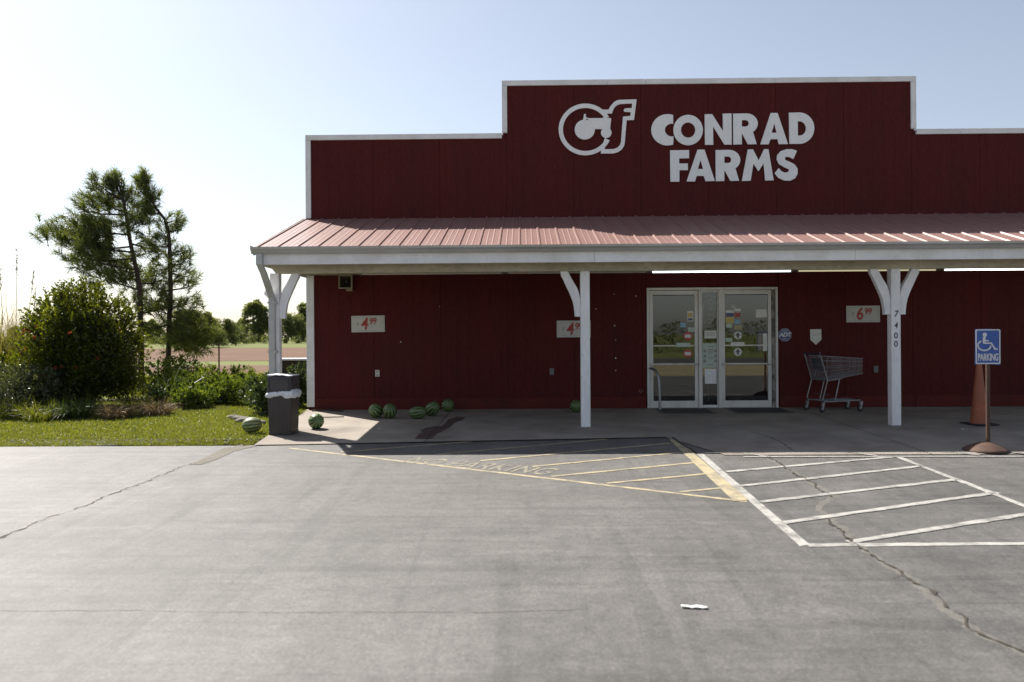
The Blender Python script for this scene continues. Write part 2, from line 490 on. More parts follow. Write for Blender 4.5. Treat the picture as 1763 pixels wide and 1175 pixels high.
class MB:
    """collects simple shapes into one mesh"""
    def __init__(self):
        self.v, self.f, self.sm = [], [], []

    def add(self, verts, faces, smooth=False):
        o = len(self.v)
        self.v += [tuple(p) for p in verts]
        self.f += [tuple(i + o for i in fc) for fc in faces]
        self.sm += [smooth] * len(faces)
        return self

    def box(self, x0, x1, y0, y1, z0, z1):
        v = [(x, y, z) for z in (z0, z1) for y in (y0, y1) for x in (x0, x1)]
        return self.add(v, [(0, 2, 3, 1), (4, 5, 7, 6), (0, 1, 5, 4), (2, 6, 7, 3), (0, 4, 6, 2), (1, 3, 7, 5)])

    def prism(self, poly, d0, d1):
        """poly: 3d points (flat), extruded from offset vector d0 to d1"""
        n = len(poly)
        d0, d1 = Vector(d0), Vector(d1)
        v = [Vector(p) + d0 for p in poly] + [Vector(p) + d1 for p in poly]
        f = [tuple(range(n - 1, -1, -1)), tuple(range(n, 2 * n))]
        f += [(i, (i + 1) % n, n + (i + 1) % n, n + i) for i in range(n)]
        return self.add(v, f)

    def tube(self, pts, r, n=8, cap=True):
        pts = [Vector(p) for p in pts]
        rs = r if isinstance(r, (list, tuple)) else [r] * len(pts)
        v, f = [], []
        up = None
        for i, p in enumerate(pts):
            a = pts[max(0, i - 1)]; b = pts[min(len(pts) - 1, i + 1)]
            t = (b - a).normalized()
            if up is None:
                up = Vector((0, 0, 1)) if abs(t.z) < 0.9 else Vector((1, 0, 0))
            s = t.cross(up).normalized()
            up = s.cross(t).normalized()
            for k in range(n):
                an = 2 * math.pi * k / n
                v.append(p + (s * math.cos(an) + up * math.sin(an)) * rs[i])
        for i in range(len(pts) - 1):
            for k in range(n):
                k2 = (k + 1) % n
                f.append((i * n + k, i * n + k2, (i + 1) * n + k2, (i + 1) * n + k))
        self.add(v, f, True)
        if cap:
            m = len(pts) - 1
            self.add([v[k] for k in range(n)], [tuple(range(n - 1, -1, -1))])
            self.add([v[m * n + k] for k in range(n)], [tuple(range(n))])
        return self

    def lathe(self, prof, n=24, c=(0, 0, 0), cap=False):
        v, f = [], []
        for (r, z) in prof:
            for k in range(n):
                a = 2 * math.pi * k / n
                v.append((c[0] + r * math.cos(a), c[1] + r * math.sin(a), c[2] + z))
        for i in range(len(prof) - 1):
            for k in range(n):
                k2 = (k + 1) % n
                f.append((i * n + k, i * n + k2, (i + 1) * n + k2, (i + 1) * n + k))
        return self.add(v, f, True)

    def mesh(self, name, mat=None, bevel=0.0):
        me = bpy.data.meshes.new(name)
        me.from_pydata(self.v, [], self.f)
        if any(self.sm):
            me.polygons.foreach_set('use_smooth', self.sm)
        if bevel:
            bm = bmesh.new(); bm.from_mesh(me)
            ed = [e for e in bm.edges if len(e.link_faces) == 2 and e.calc_face_angle(0) > 0.6]
            bmesh.ops.bevel(bm, geom=ed, offset=bevel, segments=2, affect='EDGES', profile=0.5)
            bm.to_mesh(me); bm.free()
        me.update()
        if mat is not None:
            me.materials.append(mat)
        return me

    def build(self, name, mat, parent=None, bevel=0.0, loc=None, rot=None):
        return link(name, self.mesh(name, mat, bevel), None, parent, loc, rot)


def curve2d(loops, thick):
    """filled flat shape with holes (loops of (x, y)), extruded along local z: returns a mesh in its own xy plane"""
    cu = bpy.data.curves.new('shape', 'CURVE')
    cu.dimensions = '2D'
    cu.fill_mode = 'BOTH'
    cu.extrude = thick / 2
    for lp in loops:
        sp = cu.splines.new('POLY')
        sp.points.add(len(lp) - 1)
        for p, q in zip(sp.points, lp):
            p.co = (q[0], q[1], 0, 1)
        sp.use_cyclic_u = True
    return curve_to_mesh(cu)


def curve_to_mesh(cu):
    o = bpy.data.objects.new('tmp', cu)
    COL.objects.link(o)
    dg = bpy.context.evaluated_depsgraph_get()
    me = bpy.data.meshes.new_from_object(o.evaluated_get(dg))
    bpy.data.objects.remove(o)
    bpy.data.curves.remove(cu)
    return me


def text_mesh(s, size, thick=0.004, offset=0.0, spacing=1.0, shear=0.0, align='CENTER', wire=0.0):
    cu = bpy.data.curves.new('lettering', 'FONT')
    cu.body = s
    cu.size = size
    cu.extrude = thick / 2
    cu.offset = offset
    cu.space_character = spacing
    cu.shear = shear
    cu.align_x = align
    cu.align_y = 'CENTER'
    if wire:
        cu.fill_mode = 'NONE'
        cu.extrude = 0.0
        cu.bevel_depth = wire
        cu.bevel_resolution = 1
    return curve_to_mesh(cu)


def wall_matrix(p, tilt=0.0, sx=1.0, sy=1.0):
    """local xy plane -> facing -Y wall plane at point p"""
    return Matrix.Translation(p) @ Matrix.Rotation(R(90), 4, 'X') @ Matrix.Rotation(tilt, 4, 'Z') @ Matrix.Diagonal((sx, sy, 1, 1))


def put(me, name, mat, parent, mtx):
    """link a mesh with its matrix baked into the vertices (parent-local)"""
    me.transform(mtx)
    return link(name, me, mat, parent)


def arc(cx, cy, rx, ry, a0, a1, n=16):
    return [(cx + rx * math.cos(R(a0 + (a1 - a0) * i / n)), cy + ry * math.sin(R(a0 + (a1 - a0) * i / n))) for i in range(n + 1)]


def numpy_quads(name, V, mat, parent=None, tri=False):
    """V: (N, k, 3) faces as separate islands"""
    n, k = V.shape[0], V.shape[1]
    me = bpy.data.meshes.new(name)
    me.vertices.add(n * k)
    me.vertices.foreach_set('co', V.reshape(-1).astype(np.float32))
    me.loops.add(n * k)
    me.loops.foreach_set('vertex_index', np.arange(n * k, dtype=np.int32))
    me.polygons.add(n)
    me.polygons.foreach_set('loop_start', np.arange(0, n * k, k, dtype=np.int32))
    try:
        me.polygons.foreach_set('loop_total', np.full(n, k, dtype=np.int32))
    except Exception:
        pass
    me.update(calc_edges=True)
    return link(name, me, mat, parent)


def unit(a):
    return a / (np.linalg.norm(a, axis=1, keepdims=True) + 1e-9)


def leaves(P, D, length, width, jitter=0.5, rng=RNG):
    """diamond leaves at points P, pointing roughly along D; returns (N,4,3)"""
    n = len(P)
    D = unit(unit(D) + rng.normal(0, jitter, (n, 3)))
    S = unit(np.cross(D, rng.normal(0, 1, (n, 3))))
    N = np.cross(D, S)
    L = (length * rng.uniform(0.6, 1.25, (n, 1)))
    Wd = (width * rng.uniform(0.6, 1.25, (n, 1)))
    mid = P + D * L * 0.45
    return np.stack([P, mid + S * Wd * 0.5 + N * L * 0.06, P + D * L, mid - S * Wd * 0.5 + N * L * 0.06], axis=1)


def blades(P, D, length, width, bend=0.3, rng=RNG, segs=3):
    """tapering bent grass blades as strips; returns list of quads (N*segs,4,3)"""
    n = len(P)
    D = unit(D)
    S = unit(np.cross(D, rng.normal(0, 1, (n, 3))))
    B = unit(np.cross(S, D) + rng.normal(0, 0.3, (n, 3)))
    L = length * rng.uniform(0.55, 1.2, (n, 1))
    out = []
    for i in range(segs):
        q = []
        for t in (i / segs, (i + 1) / segs):
            c = P + D * L * t + B * L * bend * t * t - np.array([0, 0, 1.0]) * L * bend * 0.6 * t ** 3
            w = width * (1 - t ** 1.6) * 0.5 + 0.0006
            q.append((c - S * w, c + S * w))
        out.append(np.stack([q[0][0], q[0][1], q[1][1], q[1][0]], axis=1))
    return np.concatenate(out, axis=0)


# ================================================================ SETTING
def sheet(name, poly, mat, dz, kind='structure', parent=None, cuts=0):
    """flat ground polygon (x, y) draped on the slope"""
    bm = bmesh.new()
    vs = [bm.verts.new((x, y, gz(x, y) + dz)) for x, y in poly]
    bm.faces.new(vs)
    bmesh.ops.triangulate(bm, faces=bm.faces[:])
    bmesh.ops.recalc_face_normals(bm, faces=bm.faces[:])
    for f in bm.faces:
        if f.normal.z < 0:
            f.normal_flip()
    me = bpy.data.meshes.new(name)
    bm.to_mesh(me); bm.free()
    o = link(name, me, mat, parent)
    if kind and parent is None:
        o['kind'] = kind
    return o


def grid_sheet(name, xs, ys, mat, dz, kind='structure'):
    v = [(x, y, gz(x, y) + dz) for y in ys for x in xs]
    nx = len(xs)
    f = [(j * nx + i, j * nx + i + 1, (j + 1) * nx + i + 1, (j + 1) * nx + i) for j in range(len(ys) - 1) for i in range(nx - 1)]
    me = bpy.data.meshes.new(name)
    me.from_pydata(v, [], f)
    o = link(name, me, mat)
    o['kind'] = kind
    return o


grid_sheet('ground', [-3500, -600, -100, -40, -15, 0, 15, 40, 100, 600, 3500], [-3500, -600, -120, -40, -22, -14.5, -10, -5, 0, 2, 4, 6, 8, 10, 12, 14, 16, 18, 20, 40, 120, 600, 3500], MEADOW, -0.06)
grid_sheet('lawn', [-60, -30, -15, -8, -4.2, -3.0], [-3.9, -2, 0, 2, 4, 6, 8, 10, 12, 14, 16, 18, 20], TURF, -0.012)
lot = sheet('parking_lot', [(-60, -19.5), (60, -19.5), (60, -3.86), (11, -3.86), (11, -3.2), (-3.6, -3.2), (-3.6, -3.86), (-60, -3.86)], ASPHALT, 0.0)
# the slope ends behind the camera: split the sheet there
_bm = bmesh.new(); _bm.from_mesh(lot.data)
bmesh.ops.bisect_plane(_bm, geom=_bm.verts[:] + _bm.edges[:] + _bm.faces[:], plane_co=(0, -14.5, 0), plane_no=(0, 1, 0))
for _v in _bm.verts:
    _v.co.z = gz(_v.co.x, _v.co.y)
_bm.to_mesh(lot.data); _bm.free()
grid_sheet('ploughed_field', [-260, -120, -60, -30, 0, 30, 120], [21.5, 28, 34.5], SOIL, -0.045)
o = grid_sheet('ploughed_field', [-360, -120, -60, -30, 0, 30, 200], [43.5, 70, 114], SOIL, -0.045)
grid_sheet('road', [-400, -100, 0, 100, 400], [-44, -36], plain('road_asphalt', (0.06, 0.058, 0.055), 0.85), 0.0)
grid_sheet('verge', [-400, -100, 0, 100, 400], [-36, -28, -19.6], ground_mat('dry_verge', (0.24, 0.20, 0.11), (0.32, 0.27, 0.16), 0.3, 0.2), -0.02)

# the concrete walk in front of the store
walk_edge = [(-3.62, -3.88), (-2.94, -3.82), (0.0, -3.56), (1.98, -3.36), (2.42, -4.62), (2.45, -4.74), (10.9, -4.78)]
walk = sheet('porch_walk', [(-3.98, 0.05), (-3.90, -0.5), (-3.66, -3.5)] + walk_edge + [(10.9, 0.05)], CONCRETE, 0.008)
# dirt washed over the joint between lawn and walk
sheet('dirt_patch', [tuple(G(*p)[:2]) for p in ((330, 800), (352, 789), (385, 772), (432, 767), (446, 768), (405, 777), (372, 792), (345, 801))], DIRT, 0.004, parent=lot)


def strip(pts, widths, dz, jag=0.0, rng=random):
    """ribbon on the ground following pts (Vectors)"""
    mb = MB()
    v, f = [], []
    for i, p in enumerate(pts):
        a = pts[max(0, i - 1)]; b = pts[min(len(pts) - 1, i + 1)]
        t = Vector((b.x - a.x, b.y - a.y, 0)).normalized()
        s = Vector((-t.y, t.x, 0))
        w = widths[i] if isinstance(widths, (list, tuple)) else widths
        j1, j2 = 1 + rng.uniform(-jag, jag), 1 + rng.uniform(-jag, jag)
        for q in (p + s * w * 0.5 * j1, p - s * w * 0.5 * j2):
            v.append((q.x, q.y, gz(q.x, q.y) + dz))
    for i in range(len(pts) - 1):
        f.append((2 * i + 1, 2 * i + 3, 2 * i + 2, 2 * i))
    return mb.add(v, f)


def resample(pts, step):
    out = [pts[0]]
    for a, b in zip(pts, pts[1:]):
        n = max(1, int((b - a).length / step))
        out += [a.lerp(b, (i + 1) / n) for i in range(n)]
    return out


def wander(pts, amt, step=0.09, seed=1, keep=0.72):
    rg = random.Random(seed)
    out, off = [], 0.0
    pts = resample(pts, step)
    for i, p in enumerate(pts):
        off = off * keep + rg.uniform(-amt, amt)
        a = pts[max(0, i - 1)]; b = pts[min(len(pts) - 1, i + 1)]
        t = Vector((b.x - a.x, b.y - a.y, 0)).normalized()
        out.append(p + Vector((-t.y, t.x, 0)) * off)
    return out


def painted(px0, px1, w, mat, dz=0.004):
    a, b = G(*px0), G(*px1)
    pts = resample([a, b], 0.13)
    strip(pts, w, dz, 0.22).build('painted_line', mat, lot)


# ---- yellow no-parking wedge
painted((498, 772), (1286, 864), 0.062, YELLOWP, 0.002)
for a, b in (((586, 779), (813, 761)), ((754, 783), (1044, 757)), ((827, 794), (1153, 764)), ((917, 804), (1179, 779)), ((949, 821), (1198, 797)), ((1044, 833), (1221, 816)), ((1171, 848), (1249, 840))):
    painted(a, b, 0.058, YELLOWP, 0.004)
pq = [G(1151, 757), G(1165, 756), G(1289, 862), G(1263, 864)]
MB().add([(p.x, p.y, gz(p.x, p.y) + 0.006) for p in pq], [(0, 3, 2, 1)]).build('painted_line', YELLOWP, lot)
# ---- white hatched bay
pq = [G(1199, 782), G(1211, 782), G(1394, 938), G(1377, 941)]
MB().add([(p.x, p.y, gz(p.x, p.y) + 0.002) for p in pq], [(0, 3, 2, 1)]).build('painted_line', WHITEP, lot)
painted((1390, 939.5), (1900, 936), 0.078, WHITEP, 0.004)
for a, b in (((1250, 813), (1544, 787)), ((1273, 838), (1589, 803)), ((1309, 865), (1649, 826)), ((1348, 901), (1717, 849)), ((1461, 935), (1800, 881)), ((1544, 787), (1850, 905))):
    painted(a, b, 0.075, WHITEP, 0.006)
for a, b in (((1277, 781.5), (1326, 788)), ((1450, 779.5), (1510, 786)), ((1623, 779.5), (1687, 785)), ((1212, 781), (1900, 781)), ((1280, 788), (1900, 787))):
    painted(a, b, 0.042, WHITEP, 0.011)

# ---- stencilled NO PARKING
me = text_mesh('NO PARKING', 1.0, 0.002, 0.01, 1.05, 0, 'LEFT')
xs = [v.co.x for v in me.vertices]; ys = [v.co.y for v in me.vertices]
x0, x1, y0, y1 = min(xs), max(xs), min(ys), max(ys)
B0, B1, T0 = G(690, 796.5), G(938, 818.5), G(724, 787.5)
for v in me.vertices:
    u, w = (v.co.x - x0) / (x1 - x0), (v.co.y - y0) / (y1 - y0)
    q = B0 + (B1 - B0) * u + (T0 - B0) * w
    v.co = (q.x, q.y, gz(q.x, q.y) + 0.0025 + (0.0005 if v.co.z > 0 else 0))
link('pavement_lettering', me, YELLOWT, lot)['label'] = 'worn yellow stencilled words NO PARKING'

# ---- cracks
crk = [(1100 + x / 2.659, 740 + y / 2.659) for x, y in ((590, 130), (660, 168), (740, 215), (800, 255), (850, 285), (885, 300), (875, 315), (830, 340), (820, 365), (845, 400), (870, 430), (950, 485), (1000, 530), (1060, 570), (1130, 615), (1200, 660), (1280, 715), (1340, 755), (1400, 800), (1470, 860), (1490, 890), (1560, 940), (1640, 980), (1763, 1030), (1900, 1085))]
cp = [G(*p) for p in crk]


def broken_crack(path, width, dz, seed, parent, gap=0.25, name='crack', filler=0.0):
    """a crack as jagged hairline pieces with crumbled wide spots, breaks and side branches"""
    rg = random.Random(seed)
    pts = wander(path, 0.018, 0.035, seed, 0.80)
    mb = MB()
    i = 0
    while i < len(pts) - 4:
        n = rg.randint(5, 26)
        seg = pts[i:i + n]
        if len(seg) > 2 and rg.random() > gap:
            ws = [width * max(0.12, abs(rg.gauss(0.55, 0.55))) for _ in seg]
            ws[0] = ws[-1] = width * 0.1
            sb = strip(seg, ws, dz, 0.6, rg)
            mb.add(sb.v, sb.f)
            if rg.random() < 0.35:
                p = seg[len(seg) // 2]
                an = rg.uniform(0, 6.28)
                q = p + Vector((math.cos(an), math.sin(an), 0)) * rg.uniform(0.08, 0.22)
                br_ = wander([p, q], 0.012, 0.03, seed + i, 0.5)
                sb = strip(br_, [width * 0.4 * (1 - k / len(br_)) + 0.001 for k in range(len(br_))], dz + 0.0006, 0.6, rg)
                mb.add(sb.v, sb.f)
        i += n - 1
    mb.build(name, CRACKM, parent)


strip(wander(cp, 0.02, 0.05, 3, 0.85), 0.06, 0.001, 0.75).build('crack_filler', SEALANT, lot)
broken_crack(cp, 0.024, 0.0075, 5, lot, 0.10)
crk = [(x / 2.5186, 760 + y / 2.5186) for x, y in ((-150, 480), (0, 418), (95, 378), (240, 320), (370, 280), (465, 232), (520, 212), (635, 175), (720, 140), (820, 98), (900, 70), (1000, 35), (1075, 5))]
cp = [G(*p) for p in crk]
strip(wander(cp, 0.012, 0.12, 8), 0.05, 0.001, 0.6).build('crack_filler', SEALANT, lot)
broken_crack(cp, 0.026, 0.0025, 9, lot, 0.06)
crk = [(x / 2.5186, 760 + y / 2.5186) for x, y in ((-60, 735), (400, 735), (600, 732), (850, 740), (1100, 742), (1300, 742), (1500, 738), (1763, 742), (2100, 742), (2500, 730))]
strip(wander([G(*p) for p in crk], 0.006, 0.05, 12), 0.006, 0.002, 1.0).build('crack', SEALANT, lot)
# joint of the walk and its hairline cracks
strip(wander([G(1158, 754), G(1180, 770), G(1202, 782)], 0.004, 0.1, 4), 0.03, 0.0125, 0.3).build('joint', CRACKM, walk)
strip(wander([G(1290, 745), G(1320, 752), G(1345, 763), G(1362, 776)], 0.01, 0.06, 6), 0.012, 0.0125, 0.8).build('crack', CRACKM, walk)
strip([Vector((x, y, 0)) for x, y in ((-3.6, -3.875), (-2.94, -3.82), (0.0, -3.56), (1.98, -3.36))], 0.03, 0.0125, 0.3).build('joint', CRACKM, walk)
strip(wander([Vector((-1.3, -0.05, 0)), Vector((-1.35, -3.65, 0))], 0.001, 0.3, 6), 0.010, 0.0125, 0.2).build('joint', CRACKM, walk)
strip(wander([Vector((4.9, -0.05, 0)), Vector((4.95, -4.8, 0))], 0.001, 0.3, 6), 0.010, 0.0125, 0.2).build('joint', CRACKM, walk)
# brown spill on the walk
spill = [(715, 757), (722, 748), (742, 743), (757, 737), (768, 731), (772, 724), (786, 719), (801, 720), (797, 724), (783, 729), (776, 736), (762, 743), (752, 748), (742, 757)]
sp = [G(*p) for p in spill]
sheet('stain', [(p.x + random.uniform(-.015, .015), p.y + random.uniform(-.015, .015)) for p in sp], STAINM, 0.0125, parent=walk)
sheet('stain', [tuple(G(*p)[:2]) for p in ((724, 743), (735, 738), (752, 735), (760, 736), (742, 741), (728, 746))], STAINM, 0.0165, parent=walk)

# ================================================================ STORE BUILDING
XL, XR = -3.95, 10.75            # facade ends
TX0, TX1 = -0.36, 7.12           # raised middle of the false front
ZL, ZT = 5.02, 5.975             # parapet heights
ZR = 3.48                        # porch roof meets the wall
ZC = 2.46                        # porch ceiling
DX0, DX1, DZ = 2.246, 4.614, 2.19   # entrance opening
YE, ZE = -2.72, 2.66             # eave line of the porch roof
store = empty('store_building', (3.4, 0, 0))
tag(store, 'long red farm store with stepped false front, white trim and a metal porch roof', 'building')
SM = Matrix.Translation((-3.4, 0, 0))


def part(mb, name, mat, parent=None, bevel=0.0):
    me = mb.mesh(name, mat, bevel)
    if parent is None:
        me.transform(SM)
        return link(name, me, None, store)
    return link(name, me, None, parent)


def spart(mb, name, mat, parent, bevel=0.0):
    """sub-part of a part whose own mesh is already in store space"""
    me = mb.mesh(name, mat, bevel)
    me.transform(SM)
    return link(name, me, None, parent)


core = MB()
core.box(XL + 0.02, DX0, 0.02, 0.18, 0.0, ZL - 0.02)
core.box(DX1, XR - 0.02, 0.02, 0.18, 0.0, ZL - 0.02)
core.box(DX0, DX1, 0.02, 0.18, DZ, ZL - 0.02)
core.box(TX0 + 0.02, TX1 - 0.02, 0.02, 0.18, ZL - 0.02, ZT - 0.02)
part(core, 'wall_core', RED)
part(MB().box(XL + 0.02, XL + 0.18, 0.18, 14.0, 0, 4.3), 'side_wall', RED)
part(MB().box(XR - 0.18, XR - 0.02, 0.18, 14.0, 0, 4.3), 'side_wall', RED)
part(MB().box(XL + 0.02, XR - 0.02, 14.0, 14.16, 0, 4.0), 'back_wall', RED)
part(MB().prism([(XL - 0.05, 0.18, 4.30), (XR + 0.05, 0.18, 4.30), (XR + 0.05, 0.18, 4.40), (XL - 0.05, 0.18, 4.40)], (0, 0, 0), (0, 14.2, -0.25)), 'roof', ROOFB)


def siding(x0, x1, z0, z1, yb=0.019, yf=-0.006):
    """one sheet of grooved siding: vertical grooves every 0.203 m"""
    prof = [(x0, yf)]
    x = x0 + 0.1015
    while x < x1 - 0.03:
        prof += [(x - 0.006, yf), (x - 0.004, yf + 0.0025), (x + 0.004, yf + 0.0025), (x + 0.006, yf)]
        x += 0.203
    prof.append((x1, yf))
    n = len(prof)
    v = [(x, y, z0) for x, y in prof] + [(x, y, z1) for x, y in prof] + [(x0, yb, z0), (x1, yb, z0), (x0, yb, z1), (x1, yb, z1)]
    f = [(i, i + 1, n + i + 1, n + i) for i in range(n - 1)]
    b = 2 * n
    f += [(0, n, b + 2, b), (n - 1, b + 1, b + 3, 2 * n - 1), tuple(range(n, 2 * n)) + (b + 3, b + 2), tuple(range(n - 1, -1, -1)) + (b, b + 1)]
    return MB().add(v, f)


seams = [XL + 0.10] + [-2.72 + 1.22 * i for i in range(11)] + [XR - 0.10]
for a, b in zip(seams, seams[1:]):
    mid = (a + b) / 2
    top = (ZT if TX0 < mid < TX1 else ZL) - 0.09
    part(siding(a + 0.003, b - 0.003, ZR + 0.01, top, 0.019, -0.006 - random.uniform(0, 0.003)), 'siding_panel', RED)
    # porch wall below, cut round the entrance
    for lo, hi, zz in ((a, min(b, DX0 - 0.02), 0.2), (max(a, DX1 + 0.02), b, 0.2), (max(a, DX0 - 0.02), min(b, DX1 + 0.02), DZ + 0.02)):
        if hi - lo > 0.05:
            part(siding(lo + 0.003, hi - 0.003, zz, ZC + 0.0, 0.019, -0.006 - random.uniform(0, 0.003)), 'siding_panel', RED)
for lo, hi in ((XL + 0.10, DX0 - 0.02), (DX1 + 0.02, XR - 0.10)):
    x = lo
    while x < hi - 0.2:
        e = min(x + 2.44, hi)
        part(MB().box(x + 0.003, e - 0.003, -0.030, 0.019, 0.005, 0.215), 'base_board', REDB, None, 0.004)
        x = e
# flashing where the porch roof meets the false front
part(MB().prism([(XL, -0.012, ZR + 0.06), (XL, -0.012, ZR - 0.01), (XL, -0.09, ZR - 0.03), (XL, -0.09, ZR - 0.022), (XL, -0.018, ZR + 0.0), (XL, -0.018, ZR + 0.06)], (0, 0, 0), (XR - XL, 0, 0)), 'flashing', RED)

# ---- white trim
TR = 0.095


def trim(x0, x1, z0, z1, y0=-0.035, y1=0.2):
    part(MB().box(x0, x1, y0, y1, z0, z1), 'trim_board', WHITE, None, 0.004)


for x0, x1 in ((XL, -1.6), (-1.597, TX0 - 0.002)):
    trim(x0, x1, ZL - TR, ZL)
for x0, x1 in ((TX1 + 0.002, 9.0), (9.003, XR)):
    trim(x0, x1, ZL - TR, ZL)
for x0, x1 in ((TX0, 1.55), (1.553, 2.25), (2.253, 4.6), (4.603, TX1)):
    trim(x0, x1, ZT - TR, ZT)
trim(TX0 - 0.0, TX0 + TR, ZL + 0.006, ZT - TR - 0.003)
trim(TX1 - TR, TX1, ZL + 0.006, ZT - TR - 0.003)
trim(XL, XL + TR, ZR + 0.02, ZL - TR - 0.003)
trim(XR - TR, XR, ZR + 0.02, ZL - TR - 0.003)
trim(XL + 0.0, XL + 0.14, 0.06, ZC - 0.003)
trim(XR - 0.14, XR, 0.06, ZC - 0.003)

# ---- porch ceiling, gable ends, beam, fascia, gutter
for i in range(6):
    a = XL + (XR - XL) * i / 6
    b = XL + (XR - XL) * (i + 1) / 6
    part(MB().box(a + 0.002, b - 0.002, -2.66, -0.008, ZC, ZC + 0.02), 'ceiling_panel', CEIL)
for x in (XL + 0.01, XR - 0.03):
    part(MB().prism([(x, -2.62, ZC - 0.05), (x, -0.04, ZC - 0.05), (x, -0.04, ZR - 0.05), (x, -2.62, ZE - 0.06)], (0, 0, 0), (0.02, 0, 0)), 'gable_panel', WHITE)
part(MB().prism([(XL + 0.02, 0, 2.50), (XR - 0.02, 0, 2.50), (XR - 0.02, 0, 2.312), (XL + 0.17, 0, 2.312)], (0, -2.37, 0), (0, -2.23, 0)), 'beam', BEAMW, None, 0.006)
part(MB().box(XL, XR, -2.66, -2.42, 2.445, 2.457), 'soffit', BEAMW)
fx = [XL - 0.02, 1.06, 4.9, 8.4, XR + 0.02]
for a, b in zip(fx, fx[1:]):
    part(MB().box(a + 0.0015, b - 0.0015, -2.70, -2.662, 2.418, 2.655), 'fascia_board', WHITE, None, 0.004)
gp = [(-2.702, 2.685), (-2.702, 2.575), (-2.765, 2.575), (-2.79, 2.615), (-2.815, 2.64), (-2.82, 2.672), (-2.806, 2.672), (-2.806, 2.664), (-2.813, 2.664), (-2.808, 2.644), (-2.784, 2.62), (-2.76, 2.581), (-2.708, 2.581), (-2.708, 2.685)]
gut = part(MB().prism([(XL - 0.06, y, z) for y, z in gp], (0, 0, 0), (XR - XL + 0.12, 0, 0)), 'gutter', GUTTERM)
cap_poly = [(-2.702, 2.69), (-2.702, 2.573), (-2.767, 2.573), (-2.792, 2.615), (-2.818, 2.64), (-2.823, 2.69)]
spart(MB().prism([(XL - 0.066, y, z) for y, z in cap_poly], (0, 0, 0), (0.005, 0, 0)), 'end_cap', GUTTERM, gut)
spart(MB().prism([(XR + 0.061, y, z) for y, z in cap_poly], (0, 0, 0), (0.005, 0, 0)), 'end_cap', GUTTERM, gut)

# ---- metal roof sheets, one per rib
RP = 0.3
nrp = int(round((XR - XL + 0.04) / RP))
prof = [(0, 0.0), (0.012, 0.019), (0.034, 0.019), (0.046, 0.0), (0.12, 0.0), (0.127, 0.003), (0.139, 0.003), (0.146, 0.0), (0.205, 0.0), (0.212, 0.003), (0.224, 0.003), (0.231, 0.0), (RP - 0.0005, 0.0)]
pv = []
for dz in (0.0, -0.004):
    for (yy, zz) in ((YE - 0.035, ZE - 0.035 * (ZR - ZE) / (-YE) + 0.012), (-0.02, ZR + 0.005)):
        pv += [(x, yy, zz + h + dz) for x, h in prof]
n = len(prof)
pf = []
for i in range(n - 1):
    pf.append((i, i + 1, n + i + 1, n + i))
    pf.append((2 * n + i, 3 * n + i, 3 * n + i + 1, 2 * n + i + 1))
    pf.append((i, 2 * n + i, 2 * n + i + 1, i + 1))
rme = MB().add(pv, pf).mesh('roof_panel', ROOFM)
for k in range(nrp):
    o = bpy.data.objects.new('roof_panel', rme)
    COL.objects.link(o)
    o.parent = store
    o.location = (XL - 0.02 + k * RP - 3.4, 0, random.uniform(-0.002, 0.002))
# rake trim on the left slope
ks = (ZR - ZE) / (-YE)
part(MB().prism([(XL - 0.045, YE - 0.03, ZE + 0.02), (XL - 0.045, -0.03, ZR + 0.03), (XL - 0.045, -0.03, ZR - 0.10), (XL - 0.045, YE - 0.03, ZE - 0.11)], (0, 0, 0), (0.022, 0, 0)), 'rake_board', GUTTERM)


# ---- porch posts
BR_OUT = [(0.300, 0.0), (0.292, -0.06), (0.255, -0.13), (0.22, -0.21), (0.178, -0.30), (0.143, -0.38), (0.114, -0.46), (0.098, -0.54), (0.088, -0.62), (0.084, -0.69)]
BR_IN = [(0.001, -0.69), (0.001, -0.50), (0.004, -0.42), (0.022, -0.33), (0.05, -0.25), (0.085, -0.19), (0.116, -0.14), (0.152, -0.07), (0.187, 0.0)]


def post(x, braces, name='porch_post'):
    p = part(MB().box(x - 0.07, x + 0.07, -2.37, -2.23, gz(x, -2.3) + 0.008, 2.312), name, POSTW, None, 0.006)
    for d in braces:
        poly = [(x + d * (0.071 + a), 2.312 + z) for a, z in BR_OUT + BR_IN]
        if d > 0:
            poly = poly[::-1]
        spart(MB().prism([(a, 0, z) for a, z in poly], (0, -2.345, 0), (0, -2.255, 0)), 'brace', POSTW, p)
    return p


p0 = post(W(473, 600, -2.37).x, (1,))
spart(MB().prism([(-3.871, 0, 1.98), (-3.871, 0, 1.90), (-3.97, 0, 2.0), (-3.95, 0, 2.06)], (0, -2.34, 0), (0, -2.27, 0)), 'brace_stub', POSTW, p0)
post(W(1008, 600, -2.37).x, (-1,))
p2 = post(W(1543, 600, -2.37).x, (-1, 1))
post(10.6, (-1,))
for i, c in enumerate('7400'):
    c3 = W(1542.5, (541, 561, 578.5, 593)[i], -2.372)
    me = text_mesh(c, 0.135 if c == '7' else 0.125, 0.003, 0.002 if c != '0' else 0.001, 1, 0.15 if c in '74' else 0)
    me.transform(SM @ wall_matrix(c3, 0, 0.85 if c != '0' else 0.95, 1))
    link('numeral', me, BLACK, p2)

